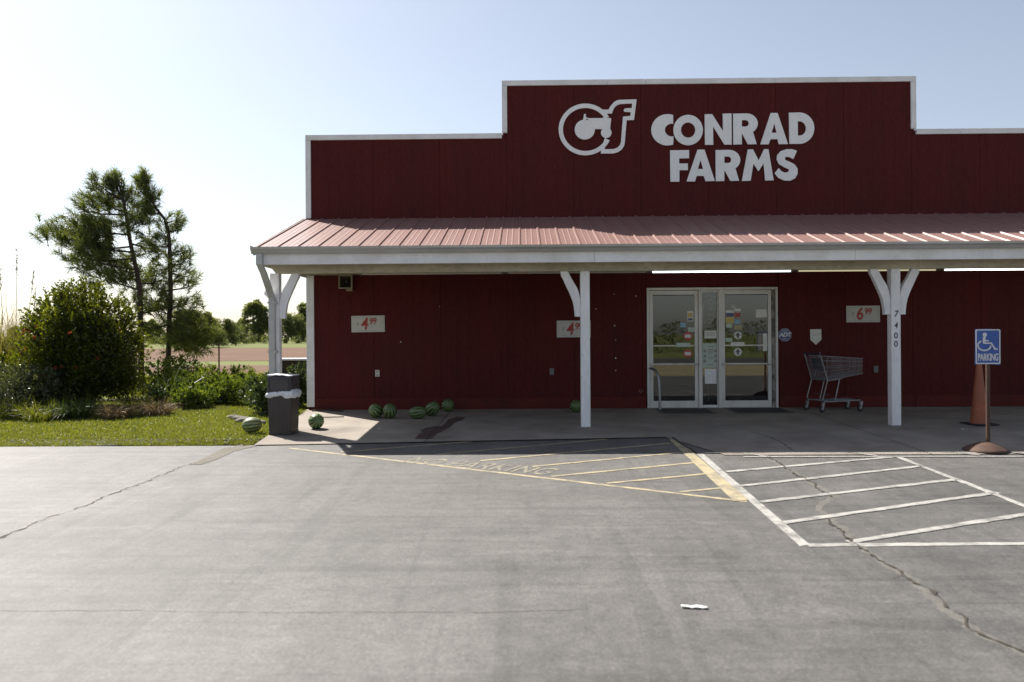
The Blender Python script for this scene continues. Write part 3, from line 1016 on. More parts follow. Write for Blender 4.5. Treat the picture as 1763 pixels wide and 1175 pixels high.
# downspout: outlet under the gutter, two elbows, run down the corner post
DSX = W(469, 600, -2.415).x
path = [(-3.90, -2.74, 2.575), (-3.90, -2.74, 2.42), (-3.87, -2.66, 2.30), (DSX - 0.015, -2.46, 2.02), (DSX, -2.415, 1.93), (DSX, -2.415, 0.30), (DSX, -2.415, -0.04)]
mb = MB()
sec = [(-0.045, -0.035), (0.045, -0.035), (0.045, 0.035), (-0.045, 0.035)]
v, f = [], []
for i, p in enumerate(path):
    for sx, sy in sec:
        v.append((p[0] + sx, p[1] + sy, p[2]))
for i in range(len(path) - 1):
    for k in range(4):
        f.append((i * 4 + k, i * 4 + (k + 1) % 4, i * 4 + 4 + (k + 1) % 4, i * 4 + 4 + k))
mb.add(v, f)
ds = part(mb, 'downspout', GUTTERM)
spart(MB().box(DSX - 0.06, DSX + 0.075, -2.455, -2.372, 1.10, 1.13), 'strap', GUTTERM, ds)
spart(MB().box(DSX - 0.06, DSX + 0.075, -2.455, -2.372, 1.85, 1.88), 'strap', GUTTERM, ds)

# ---- entrance: frame, two doors, side light
ef = part(MB().box(DX0 + 0.001, DX0 + 0.045, -0.025, 0.16, 0.0, DZ - 0.05), 'entrance_frame', ALU, None, 0.003)
spart(MB().box(DX0 + 0.001, DX1 - 0.001, -0.025, 0.16, DZ - 0.047, DZ - 0.002), 'head', ALU, ef, 0.003)
spart(MB().box(DX1 - 0.04, DX1 - 0.001, -0.025, 0.16, 0.0, DZ - 0.05), 'jamb', ALU, ef, 0.003)
spart(MB().box(DX1 - 0.10, DX1 - 0.043, 0.012, 0.10, 0.0, DZ - 0.05), 'hinge_strip', HINGE, ef, 0.003)
spart(MB().box(3.185, 3.235, -0.02, 0.12, 0.0, DZ - 0.05), 'mullion', ALU, ef, 0.003)
spart(MB().box(3.545, 3.595, -0.02, 0.12, 0.0, DZ - 0.05), 'mullion', ALU, ef, 0.003)
spart(MB().box(DX0 + 0.05, DX1 - 0.105, 0.0, 0.12, 0.009, 0.02), 'threshold', ALU, ef)


def leaf_door(x0, x1, label):
    z0, z1 = 0.022, DZ - 0.055
    s = 0.062
    mb = MB()
    mb.box(x0, x0 + s, 0.015, 0.06, z0, z1).box(x1 - s, x1, 0.015, 0.06, z0, z1)
    mb.box(x0 + s, x1 - s, 0.016, 0.059, z1 - 0.075, z1).box(x0 + s, x1 - s, 0.016, 0.059, z0, z0 + 0.11)
    d = part(mb, 'door', ALU)
    d['label'] = label
    spart(MB().box(x0 + s - 0.006, x1 - s + 0.006, 0.034, 0.040, z0 + 0.106, z1 - 0.071), 'pane', GLASS, d)
    spart(MB().box(x0 + s, x1 - s, 0.012, 0.015, z1 - 0.086, z1 - 0.0755), 'gasket', RUBBER, d)
    zb = 0.80
    spart(MB().tube([(x0 + 0.02, 0.008, zb), (x0 + 0.025, -0.03, zb), (x1 - 0.025, -0.03, zb), (x1 - 0.02, 0.008, zb)], 0.017, 10), 'push_bar', ALU, d)
    spart(MB().box(x0 + s, x1 - s, 0.024, 0.031, 1.125, 1.145), 'glazing_bar', ALU, d)
    return d


dl = leaf_door(2.300, 3.180, 'glass door on the left with red no-entry stickers')
dr = leaf_door(3.600, 4.505, 'glass door on the right with black arrow stickers')
sl = part(MB().box(3.237, 3.256, 0.02, 0.07, 0.02, DZ - 0.05).box(3.524, 3.543, 0.02, 0.07, 0.02, DZ - 0.05).box(3.2565, 3.5235, 0.02, 0.07, DZ - 0.085, DZ - 0.05).box(3.2565, 3.5235, 0.02, 0.07, 0.02, 0.055), 'side_light', ALU)
spart(MB().box(3.25, 3.53, 0.040, 0.046, 0.05, DZ - 0.08), 'pane', GLASS, sl)


def sticker(parent, crop, mat, y=0.0325, name='sticker', shape='rect'):
    """crop = (x0, y0, x1, y1) as read in the 3.918x enlargement of the entrance"""
    a = W(1080 + crop[0] / 3.918, 440 + crop[1] / 3.918, y)
    b = W(1080 + crop[2] / 3.918, 440 + crop[3] / 3.918, y)
    if shape == 'rect':
        mb = MB().box(a.x, b.x, y, y + 0.0012, b.z, a.z)
    else:
        cx, cz, rr = (a.x + b.x) / 2, (a.z + b.z) / 2, (b.x - a.x) / 2
        mb = MB().prism([(cx + rr * math.cos(2 * math.pi * k / 20), y, cz + rr * math.sin(2 * math.pi * k / 20)) for k in range(20)], (0, 0, 0), (0, 0.0012, 0))
    return spart(mb, name, mat, parent)


for c, m in (((405, 375, 445, 445), PAPER), ((408, 487, 455, 515), GSTICK), ((358, 455, 395, 485), BSTICK), ((330, 590, 425, 618), GSTICK)):
    sticker(dl, c, m, 0.0325 if m != GSTICK or c[0] != 330 else 0.0215)
sticker(dl, (408, 388, 440, 418), YSTICK, 0.0310)
sticker(dl, (410, 425, 440, 440), NAVY, 0.0305)
for cy in (545, 663):
    sticker(dl, (378, cy - 30, 438, cy + 30), RSTICK, 0.0325, 'sticker', 'circle')
    sticker(dl, (388, cy - 11, 428, cy + 11), PAPER, 0.0308)
for c, m in (((665, 370, 718, 388), PAPER), ((665, 391, 718, 411), NAVY), ((722, 360, 765, 378), PAPER), ((665, 416, 720, 458), YSTICK), ((724, 388, 762, 416), RSTICK), ((724, 434, 762, 462), BSTICK), ((722, 470, 775, 502), TSTICK), ((700, 335, 730, 358), GSTICK), ((667, 460, 706, 488), GSTICK), ((663, 557, 708, 583), GSTICK), ((865, 365, 942, 418), PAPER), ((915, 528, 944, 645), PAPER)):
    sticker(dr, c, m)
sticker(dr, (698, 585, 790, 612), PAPER, 0.0215)
for cy in (540, 652):
    sticker(dr, (719, cy - 27, 773, cy + 27), PAPER, 0.0325, 'sticker', 'circle')
    pts = [W(1080 + x / 3.918, 440 + y / 3.918, 0.0308) for x, y in ((746, cy - 22), (765, cy + 2), (753, cy + 2), (753, cy + 18), (739, cy + 18), (739, cy + 2), (727, cy + 2))]
    spart(MB().prism(pts[::-1], (0, 0, 0), (0, 0.0012, 0)), 'arrow', INKD, dr)
sticker(sl, (520, 508, 602, 560), PAPER, 0.0385, 'notice')
for zz in (520, 530, 541):
    sticker(sl, (530, zz, 592, zz + 3), GREYINK, 0.0370, 'printed_line')
sticker(sl, (508, 593, 612, 757), GSTICK, 0.0385, 'notice')
for cx, cy in ((524, 645), (524, 680), (524, 712), (597, 645), (597, 680), (597, 712)):
    sticker(sl, (cx - 11, cy - 11, cx + 11, cy + 11), GREYINK, 0.0370, 'printed_spot', 'circle')
for zz in (612, 632, 644, 656, 690, 735):
    sticker(sl, (544, zz, 580, zz + 6), GREYINK, 0.0368, 'printed_line')
sticker(sl, (522, 765, 602, 866), SHEET, 0.0385, 'notice')
spart(MB().tube([W(1080 + 540 / 3.918, 440 + 866 / 3.918, 0.09), W(1080 + 550 / 3.918, 440 + 985 / 3.918, 0.09)], 0.010, 8), 'notice_stand', ALU, sl)

# interior seen through the glass
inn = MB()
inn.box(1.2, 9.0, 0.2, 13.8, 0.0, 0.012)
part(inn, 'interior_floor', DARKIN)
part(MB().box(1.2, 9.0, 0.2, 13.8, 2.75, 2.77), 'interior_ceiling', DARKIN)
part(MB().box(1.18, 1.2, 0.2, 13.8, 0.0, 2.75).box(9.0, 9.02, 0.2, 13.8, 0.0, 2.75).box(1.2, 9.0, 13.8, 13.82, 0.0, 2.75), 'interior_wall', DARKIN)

# ================================================================ SIGN ON THE FALSE FRONT
def c3(x, y):
    p = W(800 + x / 2.5186, 100 + y / 2.5186, -0.03)
    return p.x, p.z


def sign_piece(loops, name, parent, conv, y0=-0.012, thick=0.02, mat=None):
    lp = [[conv(*q) for q in l] for l in loops]
    me = curve2d(lp, thick)
    org = parent.location
    me.transform(Matrix.Translation(-org) @ Matrix.Translation((0, y0 - thick / 2, 0)) @ Matrix.Rotation(R(90), 4, 'X'))
    return link(name, me, mat or LETTER, parent)


def arcd(cx, cy, rx, ry, a0, a1, n=18):      # angles measured with y downwards in the picture
    return [(cx + rx * math.cos(R(a0 + (a1 - a0) * i / n)), cy - ry * math.sin(R(a0 + (a1 - a0) * i / n))) for i in range(n + 1)]


def L_R(x, y0, y1):
    h = y1 - y0
    bowl = arcd(x + 58, y0 + 44, 49, 44, 90, -55, 16)
    return [[(x + 1, y1), (x, y0 + 1), (x + 50, y0)] + bowl + [(x + 102, y1 - 2), (x + 64, y1 - 1), (x + 40, y1 - 46), (x + 38, y1 - 46), (x + 38, y1 - 1)],
            [(x + 38, y0 + 29), (x + 54, y0 + 29)] + arcd(x + 54, y0 + 43, 14, 14, 80, -80, 10) + [(x + 54, y0 + 57), (x + 38, y0 + 57)]]


letters = [
    ('C', [arcd(880, 312, 71, 68, 70, 290, 26) + [(904, 376), (904, 339)] + arcd(899, 313, 31, 28, 285, 75, 14) + [(904, 285), (904, 247)]]),
    ('O', [arcd(969, 313, 64, 66, 0, 350, 35), arcd(969, 313, 31, 33, 0, 350, 35)]),
    ('N', [[(1042, 377), (1041, 245), (1073, 244), (1120, 318), (1119, 242), (1157, 241), (1158, 376), (1126, 376), (1077, 298), (1078, 377)]]),
    ('R', L_R(1164, 241, 376)),
    ('A', [[(1282, 375), (1327, 239), (1357, 239), (1402, 374), (1362, 374), (1356, 352), (1326, 353), (1318, 375)], [(1343, 285), (1331, 325), (1353, 325)]]),
    ('D', [[(1408, 373), (1406, 238), (1450, 237)] + arcd(1451, 305, 65, 68, 88, -88, 20) + [(1450, 373)], [(1444, 275), (1450, 275)] + arcd(1452, 306, 28, 31, 85, -85, 14) + [(1450, 337), (1445, 337)]]),
    ('F', [[(892, 537), (891, 401), (973, 400), (973, 435), (930, 436), (930, 458), (968, 458), (968, 487), (931, 487), (931, 537)]]),
    ('A', [[(962, 536), (1010, 398), (1040, 398), (1085, 534), (1044, 535), (1037, 512), (1006, 512), (999, 536)], [(1023, 443), (1011, 482), (1034, 482)]]),
    ('R', L_R(1088, 399, 535)),
    ('M', [[(1202, 534), (1228, 397), (1250, 397), (1275, 445), (1298, 396), (1317, 396), (1340, 531), (1303, 532), (1296, 458), (1274, 492), (1252, 459), (1240, 533)]]),
    ('S', [[(1441, 403), (1420, 396), (1395, 396), (1370, 405), (1355, 422), (1353, 440), (1362, 460), (1385, 474), (1404, 482), (1407, 490), (1398, 497), (1385, 497), (1372, 490), (1362, 478), (1344, 500), (1360, 520), (1385, 532), (1412, 533), (1433, 522), (1444, 502), (1443, 480), (1432, 463), (1410, 451), (1392, 444), (1388, 436), (1392, 429), (1403, 429), (1416, 434), (1425, 439)]]),
]
sg = empty('sign_lettering', (3.6, -0.02, 4.8))
tag(sg, 'large white letters reading CONRAD FARMS high on the red false front', 'sign')
for ch, lp in letters:
    sign_piece(lp, 'letter', sg, c3)


def c7(x, y):
    p = W(940 + x / 8.394, 150 + y / 8.394, -0.03)
    return p.x, p.z


lg = empty('logo_sign', (1.4, -0.02, 4.8))
tag(lg, 'round white emblem of joined letters c and f with a tractor, left of the lettering', 'sign')
ring = arcd(570, 615, 387, 374, 28, 335, 50) + arcd(570, 615, 325, 311, 335, 33, 50)
sign_piece([ring], 'ring', lg, c7, -0.012)
fo = [(810, 330), (905, 328), (920, 298), (945, 262), (985, 218), (1020, 198), (1060, 188), (1310, 180), (1272, 478), (1165, 482), (1138, 810), (1125, 860), (1095, 905), (1045, 940), (990, 958), (955, 963), (790, 963), (800, 900), (850, 735),
      (864, 738), (850, 902), (980, 898), (1030, 880), (1065, 845), (1083, 800), (1085, 780), (1113, 430), (1218, 420), (1225, 365), (1140, 362), (1127, 352), (1122, 335), (1140, 312), (1240, 305), (1245, 240), (1080, 248), (1040, 258), (1005, 282), (980, 312), (965, 350), (955, 385), (865, 388)]
sign_piece([fo], 'letter_outline', lg, c7, -0.0145)
sign_piece([arcd(560, 618, 146, 143, 0, 350, 35)], 'tractor_wheel', lg, c7, -0.017)
sign_piece([[(600, 478), (615, 455), (815, 452), (830, 440), (895, 452), (942, 455), (925, 620), (820, 612), (705, 610), (640, 560)]], 'tractor_hood', lg, c7, -0.0195)
sign_piece([arcd(870, 663, 77, 77, 0, 345, 23)], 'tractor_wheel', lg, c7, -0.022)
sign_piece([[(538, 480), (540, 440), (550, 425), (545, 408), (552, 394), (568, 392), (578, 402), (575, 420), (572, 432), (592, 448), (618, 450), (616, 462), (580, 466), (580, 484)]], 'tractor_driver', lg, c7, -0.0245)


# ================================================================ THINGS ON THE PORCH WALL
def price_sign(px, label, digits, hide=None, tilt=0.0):
    a, b = W(px[0], px[1], -0.02), W(px[2], px[3], -0.02)
    cx, cz, w, h = (a.x + b.x) / 2, (a.z + b.z) / 2, b.x - a.x, a.z - b.z
    r = empty('price_sign', (cx, -0.012, cz))
    r.rotation_euler = (0, tilt, 0)
    tag(r, label, 'sign')
    MB().box(-w / 2, w / 2, -0.012, 0.0, -h / 2, h / 2).build('board', BOARD, r, 0.002)
    rule = MB()
    e = 0.028
    for q in ((-w / 2 + e, w / 2 - e, h / 2 - e - 0.003, h / 2 - e), (-w / 2 + e, w / 2 - e, -h / 2 + e, -h / 2 + e + 0.003)):
        rule.box(q[0], q[1], -0.0135, -0.0122, q[2], q[3])
    for q in ((-w / 2 + e, -w / 2 + e + 0.003), (w / 2 - e - 0.003, w / 2 - e)):
        rule.box(q[0], q[1], -0.0135, -0.0122, -h / 2 + e + 0.004, h / 2 - e - 0.004)
    rule.build('border', BOARDEDGE, r)
    big, small = digits

    def digit(s, x, z, size, off, sh, mat=REDINK, sx=1.0):
        me = text_mesh(s, size, 0.002, off, 0.9, sh)
        put(me, 'digit' if mat is REDINK else 'mark', mat, r, wall_matrix(Vector((x, -0.0145, z)), 0, sx, 1))
    digit(big, -0.065 * w / 0.6, -0.02 * h, h * 1.0, 0.007, 0.12, REDINK, 0.85)
    digit(small, 0.085 * w / 0.6, 0.15 * h, h * 0.52, 0.004, 0.1, REDINK, 0.9)
    digit('$', -0.19 * w / 0.6, 0.02 * h, h * 0.26, 0.0, 0.2, GREYINK)
    MB().box(0.03, 0.16, -0.0150, -0.0125, -0.06 * h, -0.06 * h + 0.004).build('underline', GREYINK, r)
    return r


price_sign((605, 544, 662.5, 572), 'white price board reading 4.99 below the horn loudspeaker', ('4', '99'), None, -0.012)
price_sign((958.5, 552.5, 1017, 581), 'white price board reading 4.99 half hidden behind a white post', ('4', '99'))
price_sign((1457, 527, 1515, 555), 'white price board reading 6.99 above the shopping cart', ('6', '99'))

# horn loudspeaker under the ceiling
c = W(597, 486, -0.1)
h = empty('horn_loudspeaker', (c.x, -0.012, c.z))
tag(h, 'small square beige horn loudspeaker high on the wall at the porch corner', 'loudspeaker')
s = 0.125
fr = MB()
for q in ((-s, s, s - 0.022, s), (-s, s, -s, -s + 0.022)):
    fr.box(q[0], q[1], -0.20, -0.17, q[2], q[3])
for q in ((-s, -s + 0.022), (s - 0.022, s)):
    fr.box(q[0], q[1], -0.20, -0.17, -s + 0.0225, s - 0.0225)
fr.build('rim', HORN, h, 0.004)
fl = MB()
rings = [(s - 0.021, -0.185), (0.075, -0.13), (0.04, -0.07), (0.02, -0.05)]
v = []
for rr, y in rings:
    v += [(-rr, y, -rr), (rr, y, -rr), (rr, y, rr), (-rr, y, rr)]
f = [(i * 4 + k, i * 4 + 4 + k, i * 4 + 4 + (k + 1) % 4, i * 4 + (k + 1) % 4) for i in range(3) for k in range(4)]
fl.add(v, f)
fl.build('horn', HORNIN, h)
MB().lathe([(0.0, -0.012), (0.024, -0.008), (0.028, 0.0), (0.02, 0.03)], 14).build('plug', HORN, h, 0, (0, -0.13, 0.0), (R(90), 0, 0))
MB().box(-0.06, 0.06, -0.05, 0.004, -0.07, 0.07).build('driver', HORN, h, 0.01)
MB().box(0.0, 0.11, -0.16, -0.02, -0.165, -0.128).build('bracket', HORN, h, 0.006)

# outlets
def outlet(px, py, label, m1, m2, w=0.08, hh=0.12):
    c = W(px, py, -0.01)
    r = empty('outlet_box', (c.x, -0.008, c.z))
    tag(r, label, 'outlet')
    MB().box(-w / 2, w / 2, -0.022, 0, -hh / 2, hh / 2).build('cover', m1, r, 0.005)
    for z in (0.026, -0.026):
        MB().box(-0.016, 0.016, -0.026, -0.0225, z - 0.014, z + 0.014).build('socket', m2, r, 0.003)


outlet(650, 643, 'ivory wall outlet low on the red wall left of the watermelons', OUTLETW, GREYINK)
outlet(950, 640, 'grey wall outlet left of the middle white post', OUTLETG, OUTLETG)
outlet(1507.5, 636, 'grey wall outlet to the right of the shopping cart', OUTLETG, OUTLETG)

# security company sign
c = W(1351.5, 577, -0.02)
sec_ = empty('security_sign', (c.x, -0.010, c.z))
tag(sec_, 'small blue octagonal ADT security sign beside the entrance', 'sign')
oct_ = lambda r_: [(r_ * math.cos(R(22.5 + 45 * k)), r_ * math.sin(R(22.5 + 45 * k))) for k in range(8)]
MB().prism([(x, 0, z) for x, z in oct_(0.125)], (0, -0.006, 0), (0, 0.0, 0)).build('plate', NAVY, sec_)
me = curve2d([oct_(0.118), oct_(0.112)], 0.001); put(me, 'border', SIGNW, sec_, wall_matrix(Vector((0, -0.0070, 0))))
me = text_mesh('ADT', 0.105, 0.001, 0.005, 0.88, 0.2); put(me, 'lettering', SIGNW, sec_, wall_matrix(Vector((0, -0.0070, 0.0))))
for z in (0.072, -0.072):
    me = text_mesh('SECURITY', 0.024, 0.001, 0.0005); put(me, 'lettering', SIGNW, sec_, wall_matrix(Vector((0, -0.0070, z))))

# white arrow plate
pts = [W(*p, -0.02) for p in ((1395, 567.5), (1414, 567), (1414.5, 585), (1405, 594), (1395.5, 585.5))]
cc = sum(pts, Vector()) / 5
ar = empty('arrow_plate', (cc.x, -0.010, cc.z))
tag(ar, 'blank white plate shaped like a home plate on the red wall above the cart', 'sign')
MB().prism([(p.x - cc.x, 0, p.z - cc.z) for p in pts], (0, -0.006, 0), (0, 0, 0)).build('plate', PAPER, ar)
MB().box(-0.07, 0.07, -0.0075, -0.0062, 0.045, 0.049).build('printed_line', GREYINK, ar)
MB().box(-0.07, 0.07, -0.0075, -0.0062, 0.02, 0.024).build('printed_line', GREYINK, ar)

# round vent plug by the door, low on the wall
c = W(1103, 673, -0.01)
MB().lathe([(0.0, -0.02), (0.02, -0.018), (0.03, 0.0)], 14).build('wall_plug', OUTLETW, None, 0, (c.x, -0.012, c.z), (R(90), 0, 0))
tag(bpy.data.objects['wall_plug'], 'small round white plug low on the wall left of the door', 'plug')
for px, py in ((757, 528), (690, 589), (1057, 507), (1058, 561), (1060, 586), (1060, 617), (1060, 638), (1075, 690), (1095, 510), (1026, 532)):
    c = W(px, py, -0.012)
    r_ = random.uniform(0.008, 0.016)
    part(MB().prism([(c.x + r_ * math.cos(k * 1.05) * random.uniform(0.6, 1.2), -0.0095, c.z + r_ * math.sin(k * 1.05) * random.uniform(0.6, 1.2)) for k in range(5, -1, -1)], (0, -0.002, 0), (0, 0.002, 0)), 'paint_chip', OUTLETW)

# fluorescent strip lights under the porch ceiling
lights = [(-2.72, -0.33, TUBE_OFF, 'unlit strip light under the porch ceiling, nearest the loudspeaker'),
          (-0.27, 2.08, TUBE_OFF, 'unlit strip light under the porch ceiling above the middle post'),
          (2.13, 4.47, TUBE_ON, 'bright white strip light above the entrance doors'),
          (4.54, 6.86, TUBE_DIM, 'dim yellow strip light behind the post numbered 7400'),
          (6.94, 9.30, TUBE_ON, 'bright white strip light at the right edge, past the numbered post')]
for a, b, m, lab in lights:
    r = empty('strip_light', ((a + b) / 2, -1.2, ZC - 0.012))
    tag(r, lab, 'light', 'strip lights under the porch ceiling')
    L_ = (b - a) / 2
    MB().box(-L_, L_, -0.055, 0.055, -0.042, 0.0).build('housing', CEIL, r, 0.004)
    MB().tube([(-L_ + 0.03, -0.02, -0.062), (L_ - 0.03, -0.02, -0.062)], 0.019, 10).build('tube', m, r)
    for x in (-L_ + 0.015, L_ - 0.015):
        MB().box(x - 0.012, x + 0.012, -0.045, 0.012, -0.085, -0.0425).build('socket', OUTLETG, r)
r = empty('strip_light', (6.1, 9.2, 2.74))
tag(r, 'bright strip light inside the store, seen through the narrow side window', 'light')
MB().box(-0.06, 0.06, -1.2, 1.2, -0.05, 0.0).build('housing', CEIL, r)
MB().tube([(0, -1.17, -0.07), (0, 1.17, -0.07)], 0.019, 8).build('tube', TUBE_ON, r)

# OPEN sign inside the side window
c = W(1223, 537, 0.10)
ng = empty('open_sign', (c.x, 0.10, c.z))
tag(ng, 'unlit neon OPEN sign hung upright inside the narrow side window', 'sign')
for i, ch in enumerate('OPEN'):
    me = text_mesh(ch, 0.145, wire=0.0055)
    me.transform(wall_matrix(Vector((0.0, 0, 0.17 - i * 0.115)), R(-90)))
    link('letter', me, NEON, ng)
MB().tube([(-0.085 + 0.03 * math.cos(R(a)) - 0.015, 0, 0.21 * math.sin(R(a)) + 0.0) for a in range(100, 261, 10)], 0.006, 6).build('neon_tube', NEON, ng)
MB().tube([(0.085 + 0.03 * math.cos(R(a)) - 0.0, 0, 0.21 * math.sin(R(a)) - 0.04) for a in range(-80, 81, 10)], 0.006, 6).build('neon_tube', NEON, ng)
MB().box(-0.13, 0.13, 0.01, 0.02, -0.285, -0.27).build('bracket', SIGNW, ng)
MB().box(-0.13, 0.13, 0.01, 0.02, 0.27, 0.285).build('bracket', SIGNW, ng)


# ================================================================ THINGS ON THE WALK
def base(px, py):
    p = G(px, py)
    return Vector((p.x, p.y, gz(p.x, p.y) + 0.008))


# ---- trash bin
b = base(483, 750) + Vector((0.01, 0.13, 0))
tb = empty('trash_bin', b, R(-4))
tb.scale = (0.88, 0.88, 0.99)
tag(tb, 'tall square brown trash bin with a white liner, in front of the corner post', 'trash can')


def frustum(z0, z1, w0, w1, mb=None, inset=0):
    mb = mb or MB()
    v = [(-w0, -w0, z0), (w0, -w0, z0), (w0, w0, z0), (-w0, w0, z0), (-w1, -w1, z1), (w1, -w1, z1), (w1, w1, z1), (-w1, w1, z1)]
    return mb.add(v, [(3, 2, 1, 0), (4, 5, 6, 7), (0, 1, 5, 4), (1, 2, 6, 5), (2, 3, 7, 6), (3, 0, 4, 7)])


frustum(0.0, 0.60, 0.185, 0.205).build('body', BINM, tb, 0.018)
frustum(0.0, 0.05, 0.188, 0.190).build('foot_band', BINM, tb, 0.01)
hd = frustum(0.61, 0.86, 0.208, 0.200).build('hood', BINTOP, tb, 0.014)
fr = MB()
for q in ((-0.165, 0.165, 0.825, 0.842), (-0.165, 0.165, 0.645, 0.658)):
    fr.box(q[0], q[1], -0.222, -0.195, q[2], q[3])
for q in ((-0.178, -0.1655), (0.1655, 0.178)):
    fr.box(q[0], q[1], -0.222, -0.195, 0.645, 0.842)
fr.build('flap_frame', BINTOP, hd, 0.003)
MB().box(-0.16, 0.16, -0.212, -0.200, 0.662, 0.82).build('flap', BINTOP, hd, 0.003)
# crumpled liner skirt, drooping at the right corner
def skirt():
    rg = random.Random(4)
    n, rows = 72, 6
    v, f = [], []
    for j in range(rows):
        t = j / (rows - 1)
        for i in range(n):
            a = 2 * math.pi * i / n
            ca, sa = math.cos(a), math.sin(a)
            sq = 1.0 / max(abs(ca), abs(sa))
            droop = 0.028 + 0.055 * max(0, math.cos(a + 0.35)) ** 2 + 0.012 * math.sin(5 * a) + 0.007 * math.sin(11 * a + 1)
            w = 0.204 + 0.020 * math.sin(math.pi * t) + 0.014 * t + 0.008 * math.sin(9 * a + 5 * t) + 0.006 * math.sin(23 * a) + rg.uniform(-.003, .003)
            w += 0.045 * max(0, math.cos(a + 0.15)) ** 6 * t
            z = 0.635 + 0.035 * max(0, math.cos(a + 0.3)) - (droop + 0.045) * t
            v.append((w * ca * min(sq, 1.34), w * sa * min(sq, 1.34), z))
    for j in range(rows - 1):
        for i in range(n):
            i2 = (i + 1) % n
            f.append((j * n + i, (j + 1) * n + i, (j + 1) * n + i2, j * n + i2))
    return MB().add(v, f, True)


skirt().build('liner', SHEET, tb)
cap = MB()
rg = random.Random(9)
n = 9
v = [(-0.205 + 0.41 * i / (n - 1), -0.205 + 0.41 * j / (n - 1), 0.866 + rg.uniform(0, 0.010) + (0.012 if i < 6 else 0)) for j in range(n) for i in range(n)]
f = [(j * n + i, j * n + i + 1, (j + 1) * n + i + 1, (j + 1) * n + i) for j in range(n - 1) for i in range(n - 1)]
cap.add(v, f, True)
o = cap.build('top_cover', SHEET, hd)
sm = o.modifiers.new('thickness', 'SOLIDIFY'); sm.thickness = 0.006

# ---- watermelons
def melon(px, py, r, lng, axis, tilt, label, mat=None, lift=0.0):
    p = base(px, py)
    prof = [(r * math.sin(math.pi * i / 16) ** 0.86, -lng * math.cos(math.pi * i / 16)) for i in range(17)]
    prof[0] = (0.0005, -lng); prof[-1] = (0.0005, lng)
    me = MB().lathe(prof, 24).mesh('rind', mat or MELON)
    root = empty('watermelon', (p.x, p.y, p.z))
    tag(root, label, 'watermelon', 'watermelons lying on the walk')
    rot = Euler((tilt, 0, axis), 'XYZ').to_matrix().to_4x4()
    me2 = me
    o = link('rind', me2, None, root)
    zmin = min((rot @ v_.co).z for v_ in me.vertices)
    o.matrix_local = Matrix.Translation((0, 0, -zmin - 0.004)) @ rot
    st = MB().tube([(0, 0, lng - 0.006), (0.006, 0, lng + 0.012), (0.014, 0.004, lng + 0.02)], 0.0045, 6).build('stem', STEM, root)
    st.matrix_local = o.matrix_local
    return root


melon(544.5, 739.5, 0.118, 0.135, R(25), R(78), 'dark striped watermelon alone in the sunlit patch by the bin')
melon(434, 746, 0.115, 0.145, R(100), R(85), 'pale sun-bleached watermelon at the edge of the grass left of the bin', MELONP)
melon(647, 720.5, 0.118, 0.125, R(-30), R(60), 'leftmost of the shaded watermelons by the red wall')
melon(671.5, 721.5, 0.118, 0.128, R(10), R(40), 'second shaded watermelon from the left, touching the first')
melon(719, 722, 0.105, 0.155, R(75), R(82), 'long watermelon lying sideways in the middle of the shaded row')
melon(744, 717.5, 0.115, 0.150, R(50), R(60), 'watermelon leaning right behind the one lying sideways')
melon(771, 709.5, 0.115, 0.120, R(5), R(85), 'rightmost and farthest watermelon of the shaded row, close to the wall')
melon(992, 711, 0.112, 0.120, R(5), R(80), 'watermelon half hidden behind the middle white post')

# ---- handicapped parking sign on a stand
b = base(1697, 777)
ps = empty('parking_sign', (b.x, b.y, b.z))
tag(ps, 'blue wheelchair PARKING sign on a rusty pole with a round weighted foot', 'sign')
MB().lathe([(0.262, 0.0), (0.262, 0.012), (0.235, 0.03), (0.16, 0.07), (0.075, 0.10), (0.035, 0.105), (0.001, 0.106)], 32).build('foot', RUST, ps)
MB().tube([(0.03, 0, 0.08), (0.032, 0, 1.45)], 0.024, 12).build('pole', RUST, ps)
pl = empty('x', (0, 0, 0)); bpy.data.objects.remove(pl)
s0, s1 = W(1678.5, 567.5, b.y - 0.04), W(1722.5, 628, b.y - 0.04)
cx, cz, w, h = (s0.x + s1.x) / 2 - b.x, (s0.z + s1.z) / 2 - b.z, s1.x - s0.x, s0.z - s1.z
# slightly buckled plate
mb = MB(); n = 8
v = []
for side in (0, 1):
    for j in range(n + 1):
        for i in range(n + 1):
            x, z = -w / 2 + w * i / n, -h / 2 + h * j / n
            bow = 0.008 * math.sin(3.0 * i / n) * math.cos(2.2 * j / n)
            v.append((cx + x + 0.006 * (j / n), -0.034 + bow * 0.3 - (0.003 if side else 0), cz + z + 0.006 * math.sin(4.0 * i / n)))
m_ = (n + 1) ** 2
f = []
for j in range(n):
    for i in range(n):
        q = (j * (n + 1) + i, j * (n + 1) + i + 1, (j + 1) * (n + 1) + i + 1, (j + 1) * (n + 1) + i)
        f.append(q[::-1]); f.append(tuple(k + m_ for k in q))
for i in range(n):
    f += [(i, i + 1, m_ + i + 1, m_ + i), (n * (n + 1) + i + 1, n * (n + 1) + i, m_ + n * (n + 1) + i, m_ + n * (n + 1) + i + 1)]
    f += [((i + 1) * (n + 1), i * (n + 1), m_ + i * (n + 1), m_ + (i + 1) * (n + 1)), (i * (n + 1) + n, (i + 1) * (n + 1) + n, m_ + (i + 1) * (n + 1) + n, m_ + i * (n + 1) + n)]
mb.add(v, f)
plate = mb.build('plate', BLUE, ps)
yf = -0.0405
MB().box(cx - w / 2 + 0.012, cx + w / 2 - 0.012, -0.0295, -0.0285, cz - h / 2 + 0.012, cz + h / 2 - 0.012).build('plate_back', GUTTERM, ps)


def sgn(me, name, x, z, sx=1, sy=1):
    return put(me, name, SIGNW, plate, wall_matrix(Vector((cx + x, yf, cz + z)), 0, sx, sy))


